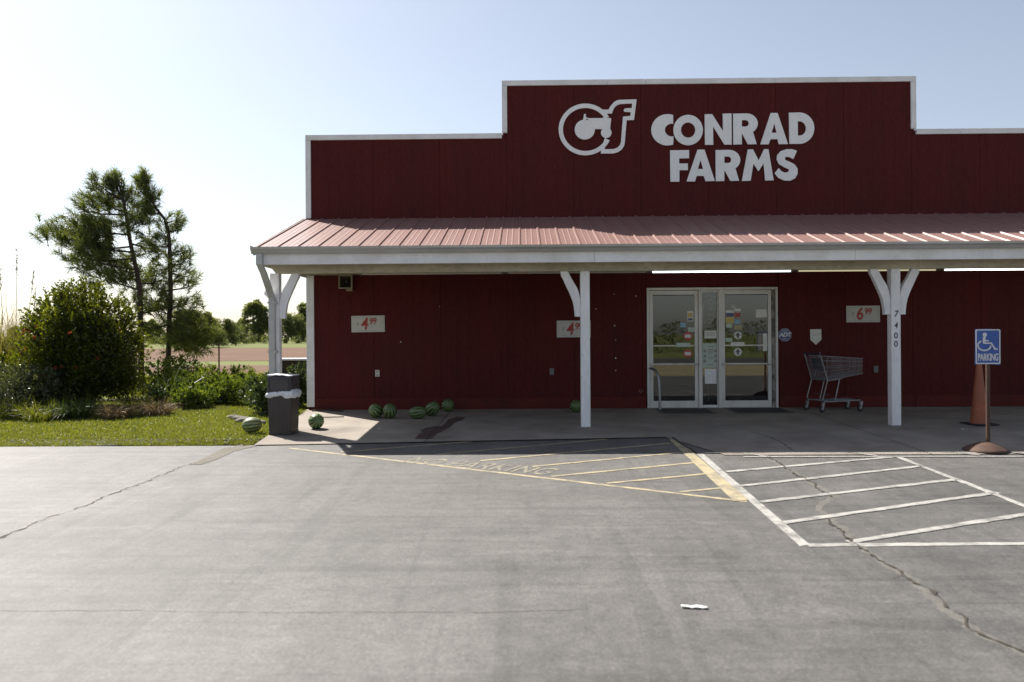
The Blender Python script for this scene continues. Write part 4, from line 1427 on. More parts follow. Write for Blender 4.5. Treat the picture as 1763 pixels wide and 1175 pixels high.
def rr(w_, h_, r_):
    out = []
    for (sx_, sy_, a0) in ((1, 1, 0), (-1, 1, 90), (-1, -1, 180), (1, -1, 270)):
        out += arc(sx_ * (w_ - r_), sy_ * (h_ - r_), r_, r_, a0, a0 + 90, 4)
    return out


sgn(curve2d([rr(w / 2 - 0.004, h / 2 - 0.004, 0.02), rr(w / 2 - 0.018, h / 2 - 0.018, 0.014)], 0.002), 'border', 0.003, 0.004)
me = text_mesh('PARKING', 0.105, 0.002, 0.003, 0.98)
wd = max(v_.co.x for v_ in me.vertices) - min(v_.co.x for v_ in me.vertices)
sgn(me, 'lettering', 0.004, -0.131, (w - 0.06) / wd, 1.15)


def ribbon(pts, t):
    L_, R_ = [], []
    for i, p in enumerate(pts):
        a = Vector(pts[max(0, i - 1)]); b_ = Vector(pts[min(len(pts) - 1, i + 1)])
        d = (b_ - a).normalized(); nrm = Vector((-d.y, d.x))
        L_.append(tuple(Vector(p) + nrm * t / 2)); R_.append(tuple(Vector(p) - nrm * t / 2))
    return [L_ + R_[::-1]]


wc = lambda x, y: ((x - 275) * 0.0016, (258 - y) * 0.0016)   # enlargement pixels -> metres
sgn(curve2d([arc(*wc(252, 163), 0.027, 0.027, 0, 345, 16)], 0.002), 'symbol', 0.0, 0.0)
sgn(curve2d(ribbon([wc(248, 180), wc(246, 225)], 0.034), 0.0022), 'symbol', 0.0, 0.0)
sgn(curve2d(ribbon([wc(246, 208), wc(284, 210)], 0.015), 0.0025), 'symbol', 0.0, 0.0)
sgn(curve2d(ribbon([wc(240, 228), wc(302, 229), wc(332, 277), wc(350, 272)], 0.020), 0.0028), 'symbol', 0.0, 0.0)
cxw, cyw = wc(249, 246)
sgn(curve2d(ribbon([(cxw + 0.079 * math.cos(R(a)), cyw + 0.062 * math.sin(R(a))) for a in range(118, 360, 10)], 0.018), 0.0031), 'symbol', 0.0, 0.0)

# ---- traffic cone
b = base(1686, 732)
co = empty('traffic_cone', b)
tag(co, 'tall faded orange cone standing behind the blue parking sign', 'cone')
MB().lathe([(0.135, 0.0), (0.135, 0.02), (0.128, 0.03), (0.118, 0.1), (0.035, 0.96), (0.028, 0.975), (0.018, 0.975), (0.018, 0.9)], 28).build('cone_body', CONEM, co)
bs = MB().box(-0.19, 0.19, -0.19, 0.19, 0.0, 0.022).build('cone_base', RUBBER, co, 0.008)
bs.rotation_euler = (0, 0, R(12))

# ---- door mats and the bent guard rail by the left door
for x0, x1, lab in ((2.36, 3.30, 'dark mat in front of the left glass door'), (3.62, 4.62, 'dark mat in front of the right glass door')):
    r = empty('door_mat', ((x0 + x1) / 2, -0.50, gz(0, -0.5) + 0.0095))
    tag(r, lab, 'mat', 'mats at the entrance')
    r.rotation_euler = (math.atan(SLOPE), 0, 0)
    hw = (x1 - x0) / 2
    MB().box(-hw, hw, -0.34, 0.36, 0.0, 0.008).build('border', MATEDGE, r, 0.003)
    MB().box(-hw + 0.06, hw - 0.06, -0.28, 0.30, 0.0085, 0.013).build('fibre', MATM, r, 0.003)
r = empty('guard_rail', (2.42, -0.35, gz(0, -0.35) + 0.008))
tag(r, 'bent chrome pipe guard standing by the left door jamb', 'rail')
pth = [(-0.11, 0.325, 0.73), (-0.11, 0.20, 0.735), (-0.085, 0.12, 0.72), (-0.05, 0.05, 0.67), (-0.025, 0.01, 0.58), (-0.015, 0.0, 0.45), (0.0, 0.0, 0.0)]
MB().tube(pth, 0.024, 12).build('pipe', CHROME, r)
MB().lathe([(0.045, 0.0), (0.045, 0.008), (0.02, 0.012)], 16).build('flange', CHROME, r)

# ---- shopping cart
ct = empty('shopping_cart', (5.08, -0.62, gz(0, -0.62) + 0.008), R(11))
ct.scale = (0.82, 0.92, 1.0)
tag(ct, 'grey wire shopping cart parked against the red wall right of the entrance', 'shopping cart')
WR, WF = 0.27, 0.20              # half widths rear / front
def cartp(x, s, z):              # s = -1..1 across, narrowing to the nose
    t = max(0, min(1, (x - 0.05) / 0.85))
    return Vector((x, s * (WR + (WF - WR) * t), z))
def bz(x):                       # basket floor
    return 0.545 + 0.11 * max(0, (x - 0.08)) / 0.85
def tz(x):                       # basket rim
    return 0.965 - 0.05 * max(0, (x - 0.0)) / 0.9
fr = MB()
for s_ in (-1, 1):
    fr.tube([cartp(-0.10, s_, 1.00), cartp(-0.06, s_, 0.90), cartp(0.07, s_, 0.55), cartp(-0.04, s_, 0.24), cartp(-0.02, s_, 0.19), cartp(0.10, s_, 0.185), cartp(0.86, s_, 0.195)], 0.0135, 8)
    fr.tube([cartp(0.36, s_, 0.575), cartp(0.25, s_, 0.20)], 0.0115, 8)
    fr.tube([cartp(0.07, s_, 0.545), cartp(0.42, s_, 0.575)], 0.0125, 8)
fr.tube([cartp(0.07, -1, 0.548), cartp(0.07, 1, 0.548)], 0.0125, 8)
fr.tube([cartp(0.86, -1, 0.195), cartp(0.86, 1, 0.195)], 0.0125, 8)
fr.tube([cartp(0.10, -1, 0.30), cartp(0.10, 1, 0.30)], 0.006, 6)
fr.build('frame', CHROME, ct)
MB().tube([cartp(-0.10, -1.08, 1.0), cartp(-0.10, 1.08, 1.0)], 0.017, 10).build('handle', NAVYPL, ct)
rk = MB()
for i in range(9):
    s_ = -0.9 + 1.8 * i / 8
    rk.tube([cartp(0.0, s_, 0.19), cartp(0.86, s_, 0.20)], 0.0045, 5)
rk.tube([cartp(0.3, -1, 0.197), cartp(0.3, 1, 0.197)], 0.005, 5)
rk.build('lower_rack', CARTGREY, ct)
bk = MB()
X0, X1 = 0.0, 0.93
for s_ in (-1, 1):
    for t, r_ in ((1.0, 0.0075), (0.8, 0.004), (0.52, 0.004), (0.25, 0.004), (0.0, 0.0065)):
        bk.tube([cartp(x, s_, bz(x) + (tz(x) - bz(x)) * t) for x in (X0 + 0.06 * (1 - t), 0.3, 0.6, X1 - 0.02 * (1 - t))], r_, 6)
    for i in range(31):
        x = X0 + 0.05 + (X1 - X0 - 0.06) * i / 30
        bk.tube([cartp(x, s_, bz(x)), cartp(x - 0.005, s_, tz(x))], 0.0026, 4, False)
for t, r_ in ((1.0, 0.0075), (0.5, 0.004), (0.0, 0.006)):
    bk.tube([cartp(X1, -1, bz(X1) + (tz(X1) - bz(X1)) * t), cartp(X1, 1, bz(X1) + (tz(X1) - bz(X1)) * t)], r_, 6)
for i in range(13):
    s_ = -0.92 + 1.84 * i / 12
    bk.tube([cartp(X1, s_, bz(X1)), cartp(X1, s_, tz(X1))], 0.0026, 4, False)
bk.build('basket', CHROME, ct)
fl = MB()
for i in range(15):
    s_ = -0.95 + 1.9 * i / 14
    fl.tube([cartp(0.06, s_, bz(0.06)), cartp(0.5, s_, bz(0.5)), cartp(X1, s_, bz(X1))], 0.004, 5)
for i in range(8):
    x = 0.08 + 0.84 * i / 7
    fl.tube([cartp(x, -1, bz(x) - 0.006), cartp(x, 1, bz(x) - 0.006)], 0.0045, 5)
fl.build('basket_floor', CARTGREY, ct)
gt = MB()
for i in range(17):
    s_ = -0.93 + 1.86 * i / 16
    gt.tube([cartp(-0.07, s_, 0.94), cartp(0.06, s_, 0.56)], 0.0028, 4, False)
for t in (0.0, 0.35, 0.7, 1.0):
    gt.tube([cartp(-0.07 + 0.13 * t, -0.97, 0.94 - 0.38 * t), cartp(-0.07 + 0.13 * t, 0.97, 0.94 - 0.38 * t)], 0.005, 6)
gt.build('rear_gate', CHROME, ct)
me = MB().box(-0.012, 0.012, -0.15, 0.15, -0.11, 0.10).build('seat_flap', NAVYPL, ct, 0.006)
me.location = (0.035, 0.02, 0.83); me.rotation_euler = (0, R(-18), 0)
MB().tube([cartp(0.24, 0.9, 1.02), cartp(0.22, 0.9, 0.95), cartp(0.12, 0.9, 0.60)], 0.007, 6).build('seat_arm', CHROME, ct)
for x, s_ in ((-0.06, -1), (-0.06, 1), (0.86, -1), (0.86, 1)):
    c = cartp(x, s_, 0.0)
    wh = MB().lathe([(0.012, -0.016), (0.055, -0.016), (0.062, -0.008), (0.062, 0.008), (0.055, 0.016), (0.012, 0.016)], 20).build('wheel', RUBBER, ct, 0, (c.x, c.y, 0.062), (R(90), 0, 0))
    MB().lathe([(0.001, -0.019), (0.034, -0.018), (0.036, 0.0), (0.034, 0.018), (0.001, 0.019)], 14).build('hub', CARTGREY, wh)
    fk = MB()
    for d in (-0.024, 0.024):
        fk.prism([(c.x - 0.018, c.y + d, 0.05), (c.x + 0.018, c.y + d, 0.05), (c.x + 0.055, c.y + d, 0.175), (c.x + 0.0, c.y + d, 0.175)], (0, -0.002, 0), (0, 0.002, 0))
    fk.box(c.x + 0.0, c.x + 0.055, c.y - 0.026, c.y + 0.026, 0.172, 0.180)
    fk.build('caster_fork', CHROME, ct)

# ---- litter
def scrap(px, py, l, w, rot, label, mat=PAPER, lift=0.006):
    p = G(px, py)
    mb = MB(); n = 5
    rg = random.Random(int(px))
    v = [(-l / 2 + l * i / n + rg.uniform(-.1, .1) * w, (-w / 2 + w * j / 2) * rg.uniform(0.7, 1.1), rg.uniform(0.001, 0.012)) for j in range(3) for i in range(n + 1)]
    f = [(j * (n + 1) + i, j * (n + 1) + i + 1, (j + 1) * (n + 1) + i + 1, (j + 1) * (n + 1) + i) for j in range(2) for i in range(n)]
    o = mb.add(v, f).build('paper_scrap', mat, None, 0, (p.x, p.y, gz(p.x, p.y) + lift), (0, 0, rot))
    md = o.modifiers.new('thickness', 'SOLIDIFY'); md.thickness = 0.002
    tag(o, label, 'litter')


scrap(1195, 1047.5, 0.15, 0.035, R(-8), 'white crumpled paper scrap lying on the asphalt at the bottom of the picture')
scrap(655.5, 740, 0.085, 0.03, R(3), 'small white label on the shaded walk beside the sunlit patch', PAPER, 0.012)
scrap(1660, 741, 0.10, 0.03, R(5), 'small pale scrap on the shaded walk left of the cone', PAPER, 0.012)
scrap(1104, 752, 0.08, 0.03, R(15), 'tiny leaf-like scrap on the walk right of the middle post', TSTICK, 0.012)
p = Vector((-3.55, -0.25, gz(0, -0.25) + 0.02))
st = MB().tube([(-0.25, 0.02, 0.0), (0.0, 0.0, 0.015), (0.32, -0.05, 0.0)], 0.014, 7).build('stick', BARK, None, 0, p)
tag(st, 'dark broken stick on the walk at the foot of the corner trim', 'stick')
p = G(566, 721)
st = MB().tube([(-0.22, 0.02, 0.0), (0.26, -0.02, 0.01)], 0.010, 6).build('stick', DARKWOOD, None, 0, (p.x, p.y, p.z + 0.02))
tag(st, 'thin stick on the sunlit walk just behind the lone watermelon', 'stick')


# ================================================================ PLANTS
def noise_dirs(n, rng):
    return unit(rng.normal(0, 1, (n, 3)))


def shrub(name, label, c, radii, n, lsize, mat, cat='bush', seed=1, lumps=40, up=0.35, shoots=0, twig=TWIG, core=0.55, group=None, lw=0.5, lumpr=0.42):
    """leafy shrub: lumps of leaves spread over an ellipsoid that stands on the ground, plus stems"""
    rng = np.random.default_rng(seed)
    g0 = gz(c[0], c[1])
    root = empty(name, (c[0], c[1], g0))
    tag(root, label, cat, group)
    rx, ry, rz = radii
    d = noise_dirs(lumps, rng)
    d[:, 2] = np.abs(d[:, 2]) * 1.35 - 0.5
    rad = rng.uniform(core, 0.95, (lumps, 1))
    cen = d * rad * np.array([rx, ry, rz]) + np.array([0, 0, rz * 0.52])
    cen[:, 2] = np.clip(cen[:, 2], rz * 0.12, None)
    lr = lumpr * rng.uniform(0.6, 1.2, (lumps, 1)) * min(rx, rz)
    k = rng.integers(0, lumps, n)
    dd = noise_dirs(n, rng)
    P = cen[k] + dd * lr[k] * rng.uniform(0.25, 1.0, (n, 1)) ** 0.5
    D = dd + np.array([0, 0, up])
    keep = P[:, 2] > 0.02
    P, D = P[keep], D[keep]
    Q = leaves(P, D, lsize, lsize * lw, 0.45, rng)
    allq = [Q]
    if shoots:
        sd = noise_dirs(shoots, rng); sd[:, 2] = np.abs(sd[:, 2]) + 0.25; sd = unit(sd)
        s0 = sd * np.array([rx, ry, rz]) * 0.85 + np.array([0, 0, rz * 0.5])
        sdir = unit(sd * np.array([1, 1, 0.8]) + np.array([0, 0, 0.45]) + rng.normal(0, 0.2, (shoots, 3)))
        m = 34
        t = rng.uniform(0, 1, (shoots, m, 1))
        L_ = rng.uniform(0.25, 0.55, (shoots, 1, 1)) * rz * 0.45
        PP = (s0[:, None, :] + sdir[:, None, :] * t * L_).reshape(-1, 3)
        DD = np.repeat(sdir[:, None, :], m, 1).reshape(-1, 3) * 0.6 + noise_dirs(shoots * m, rng) * 0.8
        allq.append(leaves(PP, DD, lsize * 0.95, lsize * lw, 0.3, rng))
    numpy_quads('foliage', np.concatenate(allq), mat, root)
    tw = MB()
    rg = random.Random(seed)
    for i in range(max(10, lumps // 3)):
        e = Vector(cen[rg.randrange(lumps)])
        b_ = Vector((rg.uniform(-0.15, 0.15) * rx, rg.uniform(-0.15, 0.15) * ry, 0.0))
        m_ = b_.lerp(e, 0.5) + Vector((rg.uniform(-.1, .1), rg.uniform(-.1, .1), 0.1)) * rx
        tw.tube([b_, m_, e], [0.022 * rz ** 0.5, 0.014 * rz ** 0.5, 0.005], 5, False)
    tw.build('stems', twig, root)
    return root


# big flowering bush
bush = shrub('flowering_bush', 'big rounded dark bush with bright yellow-green tips and small red flowers, on the lawn', (W(143, 600, 0.75).x, 0.75), (1.12, 1.0, 1.62), 78000, 0.066, L_BUSH, 'bush', 21, 120, 0.55, 300, TWIG, 0.35, None, 0.5, 0.40)
rng = np.random.default_rng(5)
nf = 30
dirs = noise_dirs(nf, rng); dirs[:, 1] = -np.abs(dirs[:, 1]); dirs[:, 2] = rng.uniform(-0.45, 0.35, nf)
cent = unit(dirs) * np.array([1.0, 1.22, 1.15]) + np.array([0.05, 0, 1.1])
PP = np.repeat(cent, 7, 0)
tag(numpy_quads('flowers', leaves(PP, noise_dirs(len(PP), rng) + np.array([0, -0.8, 0]), 0.05, 0.04, 0.3, rng), PETAL, bush), None, None, None, 'stuff')

shrub('spreading_shrub', 'low grey-green shrub at the left edge, in front of the tall reeds', (-8.95, -0.35), (0.72, 0.7, 0.60), 9000, 0.05, L_GREY, 'bush', 31, 46, 0.4, 40, TWIG, 0.4)
shrub('spreading_shrub', 'dark low shrub at the far left, under the tall reeds', (-10.0, 0.6), (0.9, 0.8, 0.75), 9000, 0.055, L_BUSH, 'bush', 32, 46, 0.4, 30, TWIG, 0.4)
shrub('glossy_shrub', 'low shrub with shining leaves just left of the trash bin', (-4.62, -0.35), (0.42, 0.42, 0.46), 3600, 0.065, L_SHRUB, 'bush', 33, 26, 0.3, 26, TWIG, 0.4, None, 0.6)
shrub('glossy_shrub', 'shrub with shining leaves between the trash bin and the white corner trim', (-4.32, 0.75), (0.34, 0.38, 0.56), 3200, 0.065, L_SHRUB, 'bush', 34, 24, 0.3, 24, TWIG, 0.4, None, 0.6)
for i, (px, Y, r_, hgt, lab) in enumerate(((395, 1.5, 0.55, 0.42, 'low bright green weed patch left of the glossy shrub'), (352, 2.0, 0.6, 0.50, 'leafy green weed clump below the steel fence post'), (330, 0.6, 0.38, 0.34, 'small broad-leaved vine at the lawn edge under the lilies'), (300, 3.0, 0.75, 0.62, 'dark green leafy clump behind the lily leaves'), (410, 4.5, 0.9, 0.45, 'sunlit weed patch in front of the ploughed field'))):
    x = W(px, 680, Y).x
    shrub('weed_clump', lab, (x, Y), (r_, r_, hgt), 4200, 0.062, L_VINE, 'plant', 40 + i, 26, 0.6, 20, TWIG, 0.3, 'weeds behind the lawn', 0.6)


def blade_clump(name, label, c, n, length, width, mat, spread, r0=0.12, bend=0.35, seed=1, cat='plant', stems=None, group=None):
    rng = np.random.default_rng(seed)
    root = empty(name, (c[0], c[1], gz(c[0], c[1])))
    tag(root, label, cat, group)
    a = rng.uniform(0, 2 * np.pi, n); rr_ = r0 * np.sqrt(rng.uniform(0, 1, n))
    P = np.stack([rr_ * np.cos(a), rr_ * np.sin(a), np.zeros(n)], 1)
    D = np.stack([np.cos(a) * spread * rng.uniform(0.1, 1, n), np.sin(a) * spread * rng.uniform(0.1, 1, n), np.ones(n)], 1)
    numpy_quads('blades', blades(P, D, length, width, bend, rng, 4), mat, root)
    if stems:
        mb = MB()
        rg = random.Random(seed)
        for x, hh, lean in stems:
            mb.tube([(x, 0, 0), (x + lean * 0.5, 0, hh * 0.6), (x + lean, 0, hh)], [0.008, 0.006, 0.003], 5)
        mb.build('seed_stalks', L_DRY, root)
        n2 = 60 * len(stems)
        k = rng.integers(0, len(stems), n2)
        st_ = np.array(stems)[k]
        t = rng.uniform(0.86, 1.03, n2)
        P = np.stack([st_[:, 0] + st_[:, 2] * t, rng.normal(0, 0.01, n2), st_[:, 1] * t], 1)
        numpy_quads('seed_heads', leaves(P, noise_dirs(n2, rng) * 0.4 + np.array([0, 0, 1]), 0.06, 0.012, 0.3, rng), L_DRY, root)
    return root


x = W(22, 600, 1.6).x
blade_clump('tall_reeds', 'tall tan reed grass with thin seed stalks at the left edge', (x, 1.6), 1500, 2.1, 0.018, L_REED, 0.30, 0.38, 0.4, 51, 'grass', [(-0.15, 2.7, -0.10), (0.05, 3.05, 0.05), (0.16, 2.65, 0.28), (0.28, 2.3, 0.2), (-0.3, 2.4, -0.35)])
x = W(298, 660, 1.2).x
blade_clump('lily_clump', 'clump of long strap-shaped leaves between the big bush and the weeds', (x, 1.2), 150, 0.85, 0.042, L_LILY, 0.75, 0.22, 0.55, 52)
for i, (px, py, n_, ln, m, lab) in enumerate(((18, 722, 420, 0.40, L_GRASS, 'bright grass tuft at the far left edge of the lawn bed'), (62, 726, 340, 0.36, L_GRASS, 'second grass tuft from the left along the lawn bed'), (122, 722, 520, 0.42, L_LILY, 'dark arching grass tuft under the big bush'), (195, 722, 420, 0.34, L_DRY, 'dry brown grass tuft under the right part of the bush'), (262, 716, 420, 0.34, L_DRY, 'dry brown grass tuft beneath the lily leaves'))):
    p = G(px, py)
    blade_clump('grass_tuft', lab, (p.x, p.y + 0.15), n_, ln, 0.011, m, 0.9, 0.22, 0.55, 60 + i, 'grass', None, 'grass tufts along the bed')
# bare bed under the bush
sheet('planting_bed', [(-12, 0.2), (-10.5, -0.75), (-8.5, -0.95), (-7.0, -0.7), (-6.0, 0.1), (-5.8, 1.8), (-7, 3.2), (-12, 3.0)], ground_mat('mulch', (0.05, 0.036, 0.025), (0.10, 0.07, 0.045), 6, 0.4), 0.004)


# ---- pines
def pine(label, trunk, branches, Y, seed, tuft_n=40, nl=0.19):
    """trunk / branches given as outlines in the plane at depth Y, then spread in depth"""
    rng = np.random.default_rng(seed); rg = random.Random(seed)
    pts = [W(px, py, Y) for px, py in trunk]
    foot = Vector((pts[0].x, Y, gz(pts[0].x, Y)))
    root = empty('pine_tree', foot)
    tag(root, label, 'tree')
    tp = [Vector((0, 0, -0.05))] + [p - foot for p in pts]
    rad = [0.062 * (1 - i / (len(tp))) ** 0.8 + 0.012 for i in range(len(tp))]
    MB().tube(tp, rad, 9).build('trunk', BARK, root)
    br = MB()
    P_, D_, L2 = [], [], []

    def gs(m, sd):
        return m + max(-1.7, min(1.7, rg.gauss(0, 1))) * sd

    def tufts(a, b, dens, spread):
        n = max(4, int((b - a).length * dens * 3.6))
        for i in range(n):
            t = rg.uniform(0.15, 1.05)
            c = a.lerp(b, t) + Vector((gs(0, spread * 1.35), gs(0, spread * 2.2), gs(0.02, spread * 1.5)))
            d = ((b - a).normalized() + Vector((rg.gauss(0, .45), rg.gauss(0, .45), rg.gauss(0.55, .45)))).normalized()
            base_ = c - d * 0.12
            br.tube([base_ - d * 0.12 + Vector((0, 0, -0.03)), c + d * 0.06], [0.006, 0.003], 4, False)
            for j in range(tuft_n):
                s = rg.uniform(-0.10, 0.10)
                P_.append(tuple(c + d * s)); D_.append(tuple(d * 0.75)); L2.append(1)
    for (s, e, dy, dens, spread) in branches:
        a = W(*s, Y) - foot
        b = W(*e, Y) - foot + Vector((0, dy, 0))
        m = a.lerp(b, 0.5) + Vector((0, 0, -0.05 * (b - a).length))
        br.tube([a, m, b], [0.028, 0.018, 0.008], 6, False)
        tufts(a.lerp(b, 0.25), b, dens, spread)
    br.build('branches', BARK, root)['kind'] = 'stuff'
    P = np.array(P_); D = np.array(D_)
    n = len(P)
    Dn = unit(unit(D) + noise_dirs(n, rng) * 0.95)
    S = unit(np.cross(Dn, rng.normal(0, 1, (n, 3))))
    L_ = nl * rng.uniform(0.7, 1.2, (n, 1)); wd = 0.006
    tip = P + Dn * L_ - np.array([0, 0, 0.018])
    numpy_quads('crown', np.stack([P - S * wd, P + S * wd, tip + S * wd * 0.5, tip - S * wd * 0.5], 1), L_PINE, root)
    return root


YP = 5.2
pine('left pine with a leaning trunk and wide crown behind the big bush',
     [(243, 600), (241, 501), (236, 470), (230, 444), (221, 400), (217, 368), (210, 335), (203, 310)],
     [((203, 330), (200, 303), 0, 14, .05), ((207, 335), (190, 312), .1, 13, .07), ((212, 345), (175, 320), -.2, 13, .08), ((214, 350), (222, 325), .2, 13, .06), ((216, 365), (165, 345), .3, 13, .10),
      ((217, 370), (150, 365), -.4, 13, .12), ((219, 385), (160, 385), .5, 13, .13), ((218, 380), (245, 350), .5, 12, .10), ((222, 405), (140, 390), -.3, 12, .12), ((226, 425), (135, 420), .4, 12, .14),
      ((228, 435), (88, 402), -.2, 12, .12), ((150, 425), (110, 395), .1, 12, .09), ((160, 420), (128, 408), .3, 12, .10), ((230, 445), (115, 440), .6, 12, .13), ((235, 465), (150, 440), -.6, 11, .14), ((236, 470), (175, 455), .6, 11, .14), ((222, 400), (250, 390), -.5, 10, .11),
      ((226, 420), (255, 425), .6, 10, .12), ((240, 500), (180, 470), -.5, 9, .13), ((241, 505), (210, 465), .9, 9, .13), ((240, 490), (265, 475), .7, 9, .13), ((243, 540), (200, 500), .9, 8, .14), ((243, 540), (270, 520), .9, 8, .14)], YP, 71)
pine('right pine with a thin dark trunk bent at the top and a drooping lower branch',
     [(289, 640), (290, 612), (292, 540), (294, 500), (293, 457), (292, 420), (290, 400), (284, 378), (268, 358), (256, 335), (250, 312)],
     [((255, 332), (249, 304), 0, 14, .05), ((258, 340), (240, 315), .1, 13, .06), ((262, 350), (268, 335), -.1, 12, .06), ((270, 360), (242, 345), .2, 13, .08), ((276, 368), (248, 370), -.2, 12, .09), ((286, 384), (300, 378), .1, 11, .07), ((290, 400), (308, 392), .2, 11, .08),
      ((291, 410), (262, 395), .3, 10, .10), ((292, 425), (258, 425), -.3, 10, .11), ((293, 440), (318, 432), .2, 10, .10), ((293, 455), (322, 455), -.2, 10, .10), ((293, 460), (262, 462), .4, 9, .11), ((293, 470), (315, 475), .5, 9, .10),
      ((294, 500), (335, 488), .2, 3, .06), ((293, 500), (262, 500), .4, 8, .12), ((292, 530), (262, 530), -.4, 9, .14), ((292, 530), (325, 520), .3, 8, .11), ((292, 545), (340, 548), -.3, 11, .13), ((291, 555), (345, 572), .2, 14, .15), ((291, 560), (335, 590), -.5, 14, .15), ((291, 560), (315, 596), .5, 13, .13), ((291, 560), (262, 565), -.6, 10, .14), ((291, 575), (352, 590), .1, 12, .12), ((291, 540), (270, 590), .8, 9, .14)], YP + 0.6, 72)


# ---- far trees
def far_tree(name, label, px, Y, hgt, rw, n, seed, trunk=True, shape=1.0, group=None, mat=None, ls=None):
    rng = np.random.default_rng(seed)
    x = W(px, 585, Y).x
    root = empty(name, (x, Y, gz(x, Y)))
    tag(root, label, 'tree', group)
    nl = 46
    d = noise_dirs(nl, rng)
    z0 = hgt * (0.16 if trunk else 0.06)
    cen = np.stack([d[:, 0] * rw * 0.75, d[:, 1] * rw * 0.6, (z0 + (hgt - z0) * rng.uniform(0.08, 0.92, nl) ** shape)], 1)
    tap = 1 - 0.55 * ((cen[:, 2] - z0) / (hgt - z0)) ** 2
    cen[:, 0] *= tap
    k = rng.integers(0, nl, n)
    lr = rw * 0.27 * rng.uniform(0.45, 1.35, (nl, 1))
    dd = noise_dirs(n, rng)
    P = cen[k] + dd * lr[k] * rng.uniform(0.2, 1, (n, 1)) ** 0.5
    P[:, 2] = np.clip(P[:, 2], 0.1, None)
    s = ls or hgt * 0.06
    numpy_quads('crown', leaves(P, dd + np.array([0, 0, 0.2]), s, s * 0.7, 0.5, rng), mat or L_FAR, root)
    mb = MB()
    tr = hgt * 0.018
    mb.tube([(0, 0, -0.3), (0.1 * tr, 0, hgt * 0.3), (0.3 * tr, 0, hgt * 0.62), (0, 0, hgt * 0.9)], [tr, tr * 0.8, tr * 0.55, tr * 0.15], 7, False)
    for i in range(9):
        e = Vector(cen[i])
        mb.tube([(0, 0, max(0.2 * hgt, e.z * 0.7)), e], [tr * 0.4, tr * 0.12], 5, False)
    mb.build('trunk', BARK, root)


FT = 210
far_tree('far_tree', 'tallest far tree, standing alone left of the corner post', 437, FT, 11.8, 3.6, 5200, 81, True, 0.75)
far_tree('far_tree', 'slimmer far tree just right of the tallest one', 454, FT + 4, 10.8, 2.4, 3000, 82, True, 0.8)
far_tree('far_tree', 'far tree seen between the corner post and the curved brace', 492, FT - 6, 8.2, 3.8, 4200, 83, False, 0.9)
far_tree('far_tree', 'far tree close to the white corner trim', 510, FT - 2, 7.6, 3.8, 4200, 84, False, 0.9)
far_tree('far_tree', 'tall pale far tree partly hidden by the white corner trim', 530, FT + 6, 12.0, 3.4, 4000, 85, True, 0.9)
far_tree('far_tree', 'rounded far tree nearest the pine at the left of the tree line', 350, 120, 6.2, 3.0, 5200, 86, False)
far_tree('far_tree', 'far tree with a dark crown in the middle of the sloping tree line', 384, 150, 5.6, 3.4, 5200, 87, False, 1.0, None, L_DARKFAR)
far_tree('far_tree', 'pale bushy far tree beside the pine, lowest of the tree line', 367, 124, 4.9, 2.8, 4600, 88, False)
far_tree('far_tree', 'small far tree at the right end of the sloping tree line', 402, 180, 5.2, 3.4, 4200, 89, False)
far_tree('far_tree', 'far tree glimpsed through the crown of the right pine', 322, 116, 6.8, 3.4, 5000, 90, False)

rng = np.random.default_rng(91)
def wood(name, label, x0, x1, Y, dy, h0, h1, n, ls, seed):
    rng = np.random.default_rng(seed)
    nl = int((x1 - x0) / (h1 * 0.55)) + 4
    cx_ = np.sort(rng.uniform(x0, x1, nl)); hh = rng.uniform(h0, h1, nl); yy = Y + rng.uniform(-dy, dy, nl)
    k = rng.integers(0, nl, n)
    dd = noise_dirs(n, rng)
    t = rng.uniform(0.02, 1, n)
    w_ = hh[k] * 0.48 * np.sqrt(np.clip(1 - t ** 2.2, 0.02, 1)) * (0.75 + 0.25 * np.sin(9 * t + k))
    P = np.stack([cx_[k] + dd[:, 0] * w_, yy[k] + dd[:, 1] * w_, hh[k] * t + gz(0, Y)], 1)
    o = numpy_quads(name, leaves(P, dd, ls, ls * 0.7, 0.5, rng), L_FAR)
    tag(o, label, 'trees', None, 'stuff')


wood('far_woods', 'hazy far woods along the end of the field', -200, 30, 245, 12, 4.5, 8.0, 60000, 0.8, 92)
wood('far_brush', 'low brush along the far edge of the field', -190, 40, 196, 5, 0.9, 2.4, 26000, 0.45, 93)
wood('roadside_woods', 'trees across the road, mirrored in the glass doors', -90, 110, -66, 3, 2.0, 3.3, 20000, 0.3, 94)

# ---- fence post, planter behind the bin
x = W(377, 600, 9.0).x
fp = empty('fence_post', (x, 9.0, gz(x, 9.0)))
tag(fp, 'single thin rusty steel fence post at the edge of the field', 'fence post')
MB().prism([(-0.022, -0.004, 0), (0.022, -0.004, 0), (0.022, 0.004, 0), (0.004, 0.004, 0), (0.004, 0.03, 0), (-0.004, 0.03, 0), (-0.004, 0.004, 0), (-0.022, 0.004, 0)], (0, 0, -0.1), (0, 0, 1.32)).build('shaft', RUST, fp)
MB().box(-0.045, 0.045, 0.0305, 0.036, 0.05, 0.22).build('anchor_plate', RUST, fp)
pb = empty('planter_box', (-4.62, 2.3, gz(-4, 2.3)))
tag(pb, 'low dark wooden box with a pale cap behind the shrub at the store corner', 'planter')
for i in range(4):
    MB().box(-0.62, 0.60, -0.25, 0.25, 0.02 + i * 0.21, 0.02 + i * 0.21 + 0.205).build('plank', DARKWOOD, pb, 0.005)
MB().box(-0.66, 0.62, -0.29, 0.29, 0.861, 0.90).build('cap', WHITE, pb, 0.005)
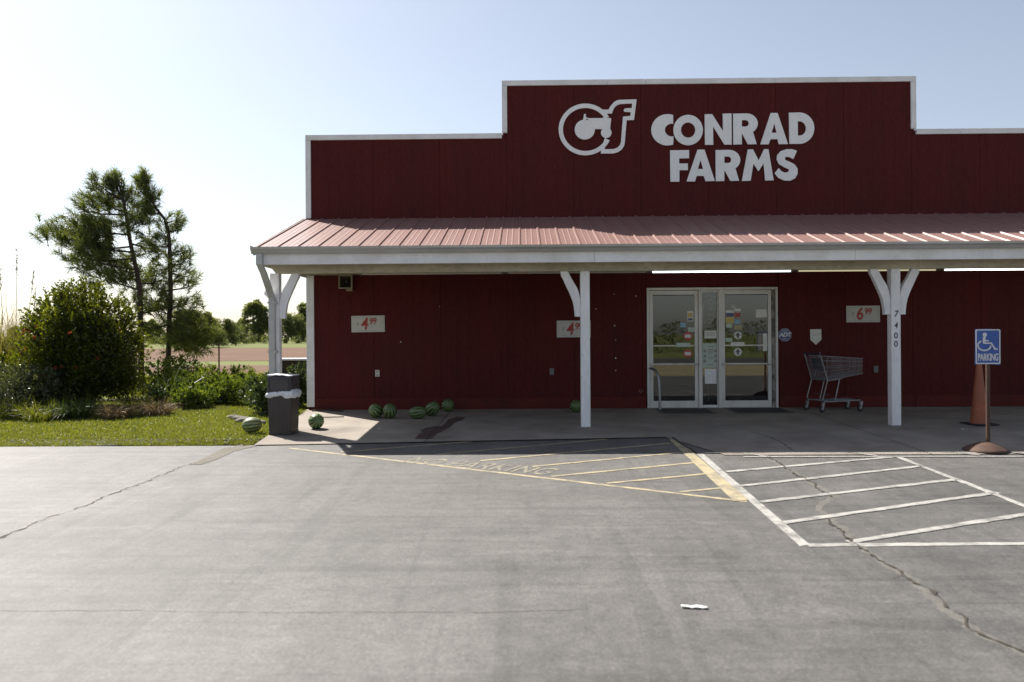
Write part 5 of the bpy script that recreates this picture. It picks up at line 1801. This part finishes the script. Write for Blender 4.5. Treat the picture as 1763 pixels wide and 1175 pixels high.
# pale stones along the lawn edge
for i, (px, py, s_) in enumerate(((412, 722, 0.10), (424, 726, 0.13), (440, 730, 0.12), (402, 719, 0.08))):
    p = G(px, py)
    rg = random.Random(100 + i)
    bm = bmesh.new()
    bmesh.ops.create_icosphere(bm, subdivisions=2, radius=1.0)
    for v_ in bm.verts:
        v_.co = Vector((v_.co.x * s_ * 1.5, v_.co.y * s_, v_.co.z * s_ * 0.4)) * rg.uniform(0.88, 1.1)
    me = bpy.data.meshes.new('edging_stone'); bm.to_mesh(me); bm.free()
    o = link('edging_stone', me, DIRT, None, (p.x, p.y, gz(p.x, p.y) + s_ * 0.18))
    tag(o, ('flat pale stone at the lawn edge, second from the left', 'broadest flat pale stone at the lawn edge', 'flat pale stone at the lawn edge nearest the bin', 'smallest flat pale stone, leftmost at the lawn edge')[i], 'stone')

# ---- lawn blades
rng = np.random.default_rng(77)
n = 150000
X = rng.uniform(-13.5, -3.6, n); Yb = -3.85 + (rng.uniform(0, 1, n) ** 1.3) * 6.5
edge = -3.84 + 0.05 * np.sin(X * 3.1) + 0.04 * np.sin(X * 7.7 + 1)
walk_x = -3.66 - 0.07 * (Yb + 3.5) - 0.02
ok = (Yb > edge) & (X < np.where(Yb < 0, walk_x, -4.05))
X, Yb = X[ok], Yb[ok]
Z = np.array([gz(a, b_) for a, b_ in zip(X, Yb)]) - 0.012
P = np.stack([X, Yb, Z], 1)
D = np.stack([rng.normal(0, 0.35, len(X)), rng.normal(0, 0.35, len(X)), np.ones(len(X))], 1)
tag(numpy_quads('grass', blades(P, D, 0.05, 0.010, 0.4, rng, 2), L_GRASS), 'short sunlit mown grass on the lawn strip', 'grass', None, 'stuff')
n = 9000
X = rng.uniform(-16, -4.1, n); Yb = rng.uniform(2.5, 20, n)
P = np.stack([X - Yb * 0.25, Yb, np.array([gz(a, b_) for a, b_ in zip(X, Yb)]) - 0.01], 1)
D = np.stack([rng.normal(0, 0.3, n), rng.normal(0, 0.3, n), np.ones(n)], 1)
tag(numpy_quads('rough_grass', blades(P, D, 0.38, 0.02, 0.45, rng, 3), L_GRASS), 'rough tall grass between the shrubs and the ploughed field', 'grass', None, 'stuff')
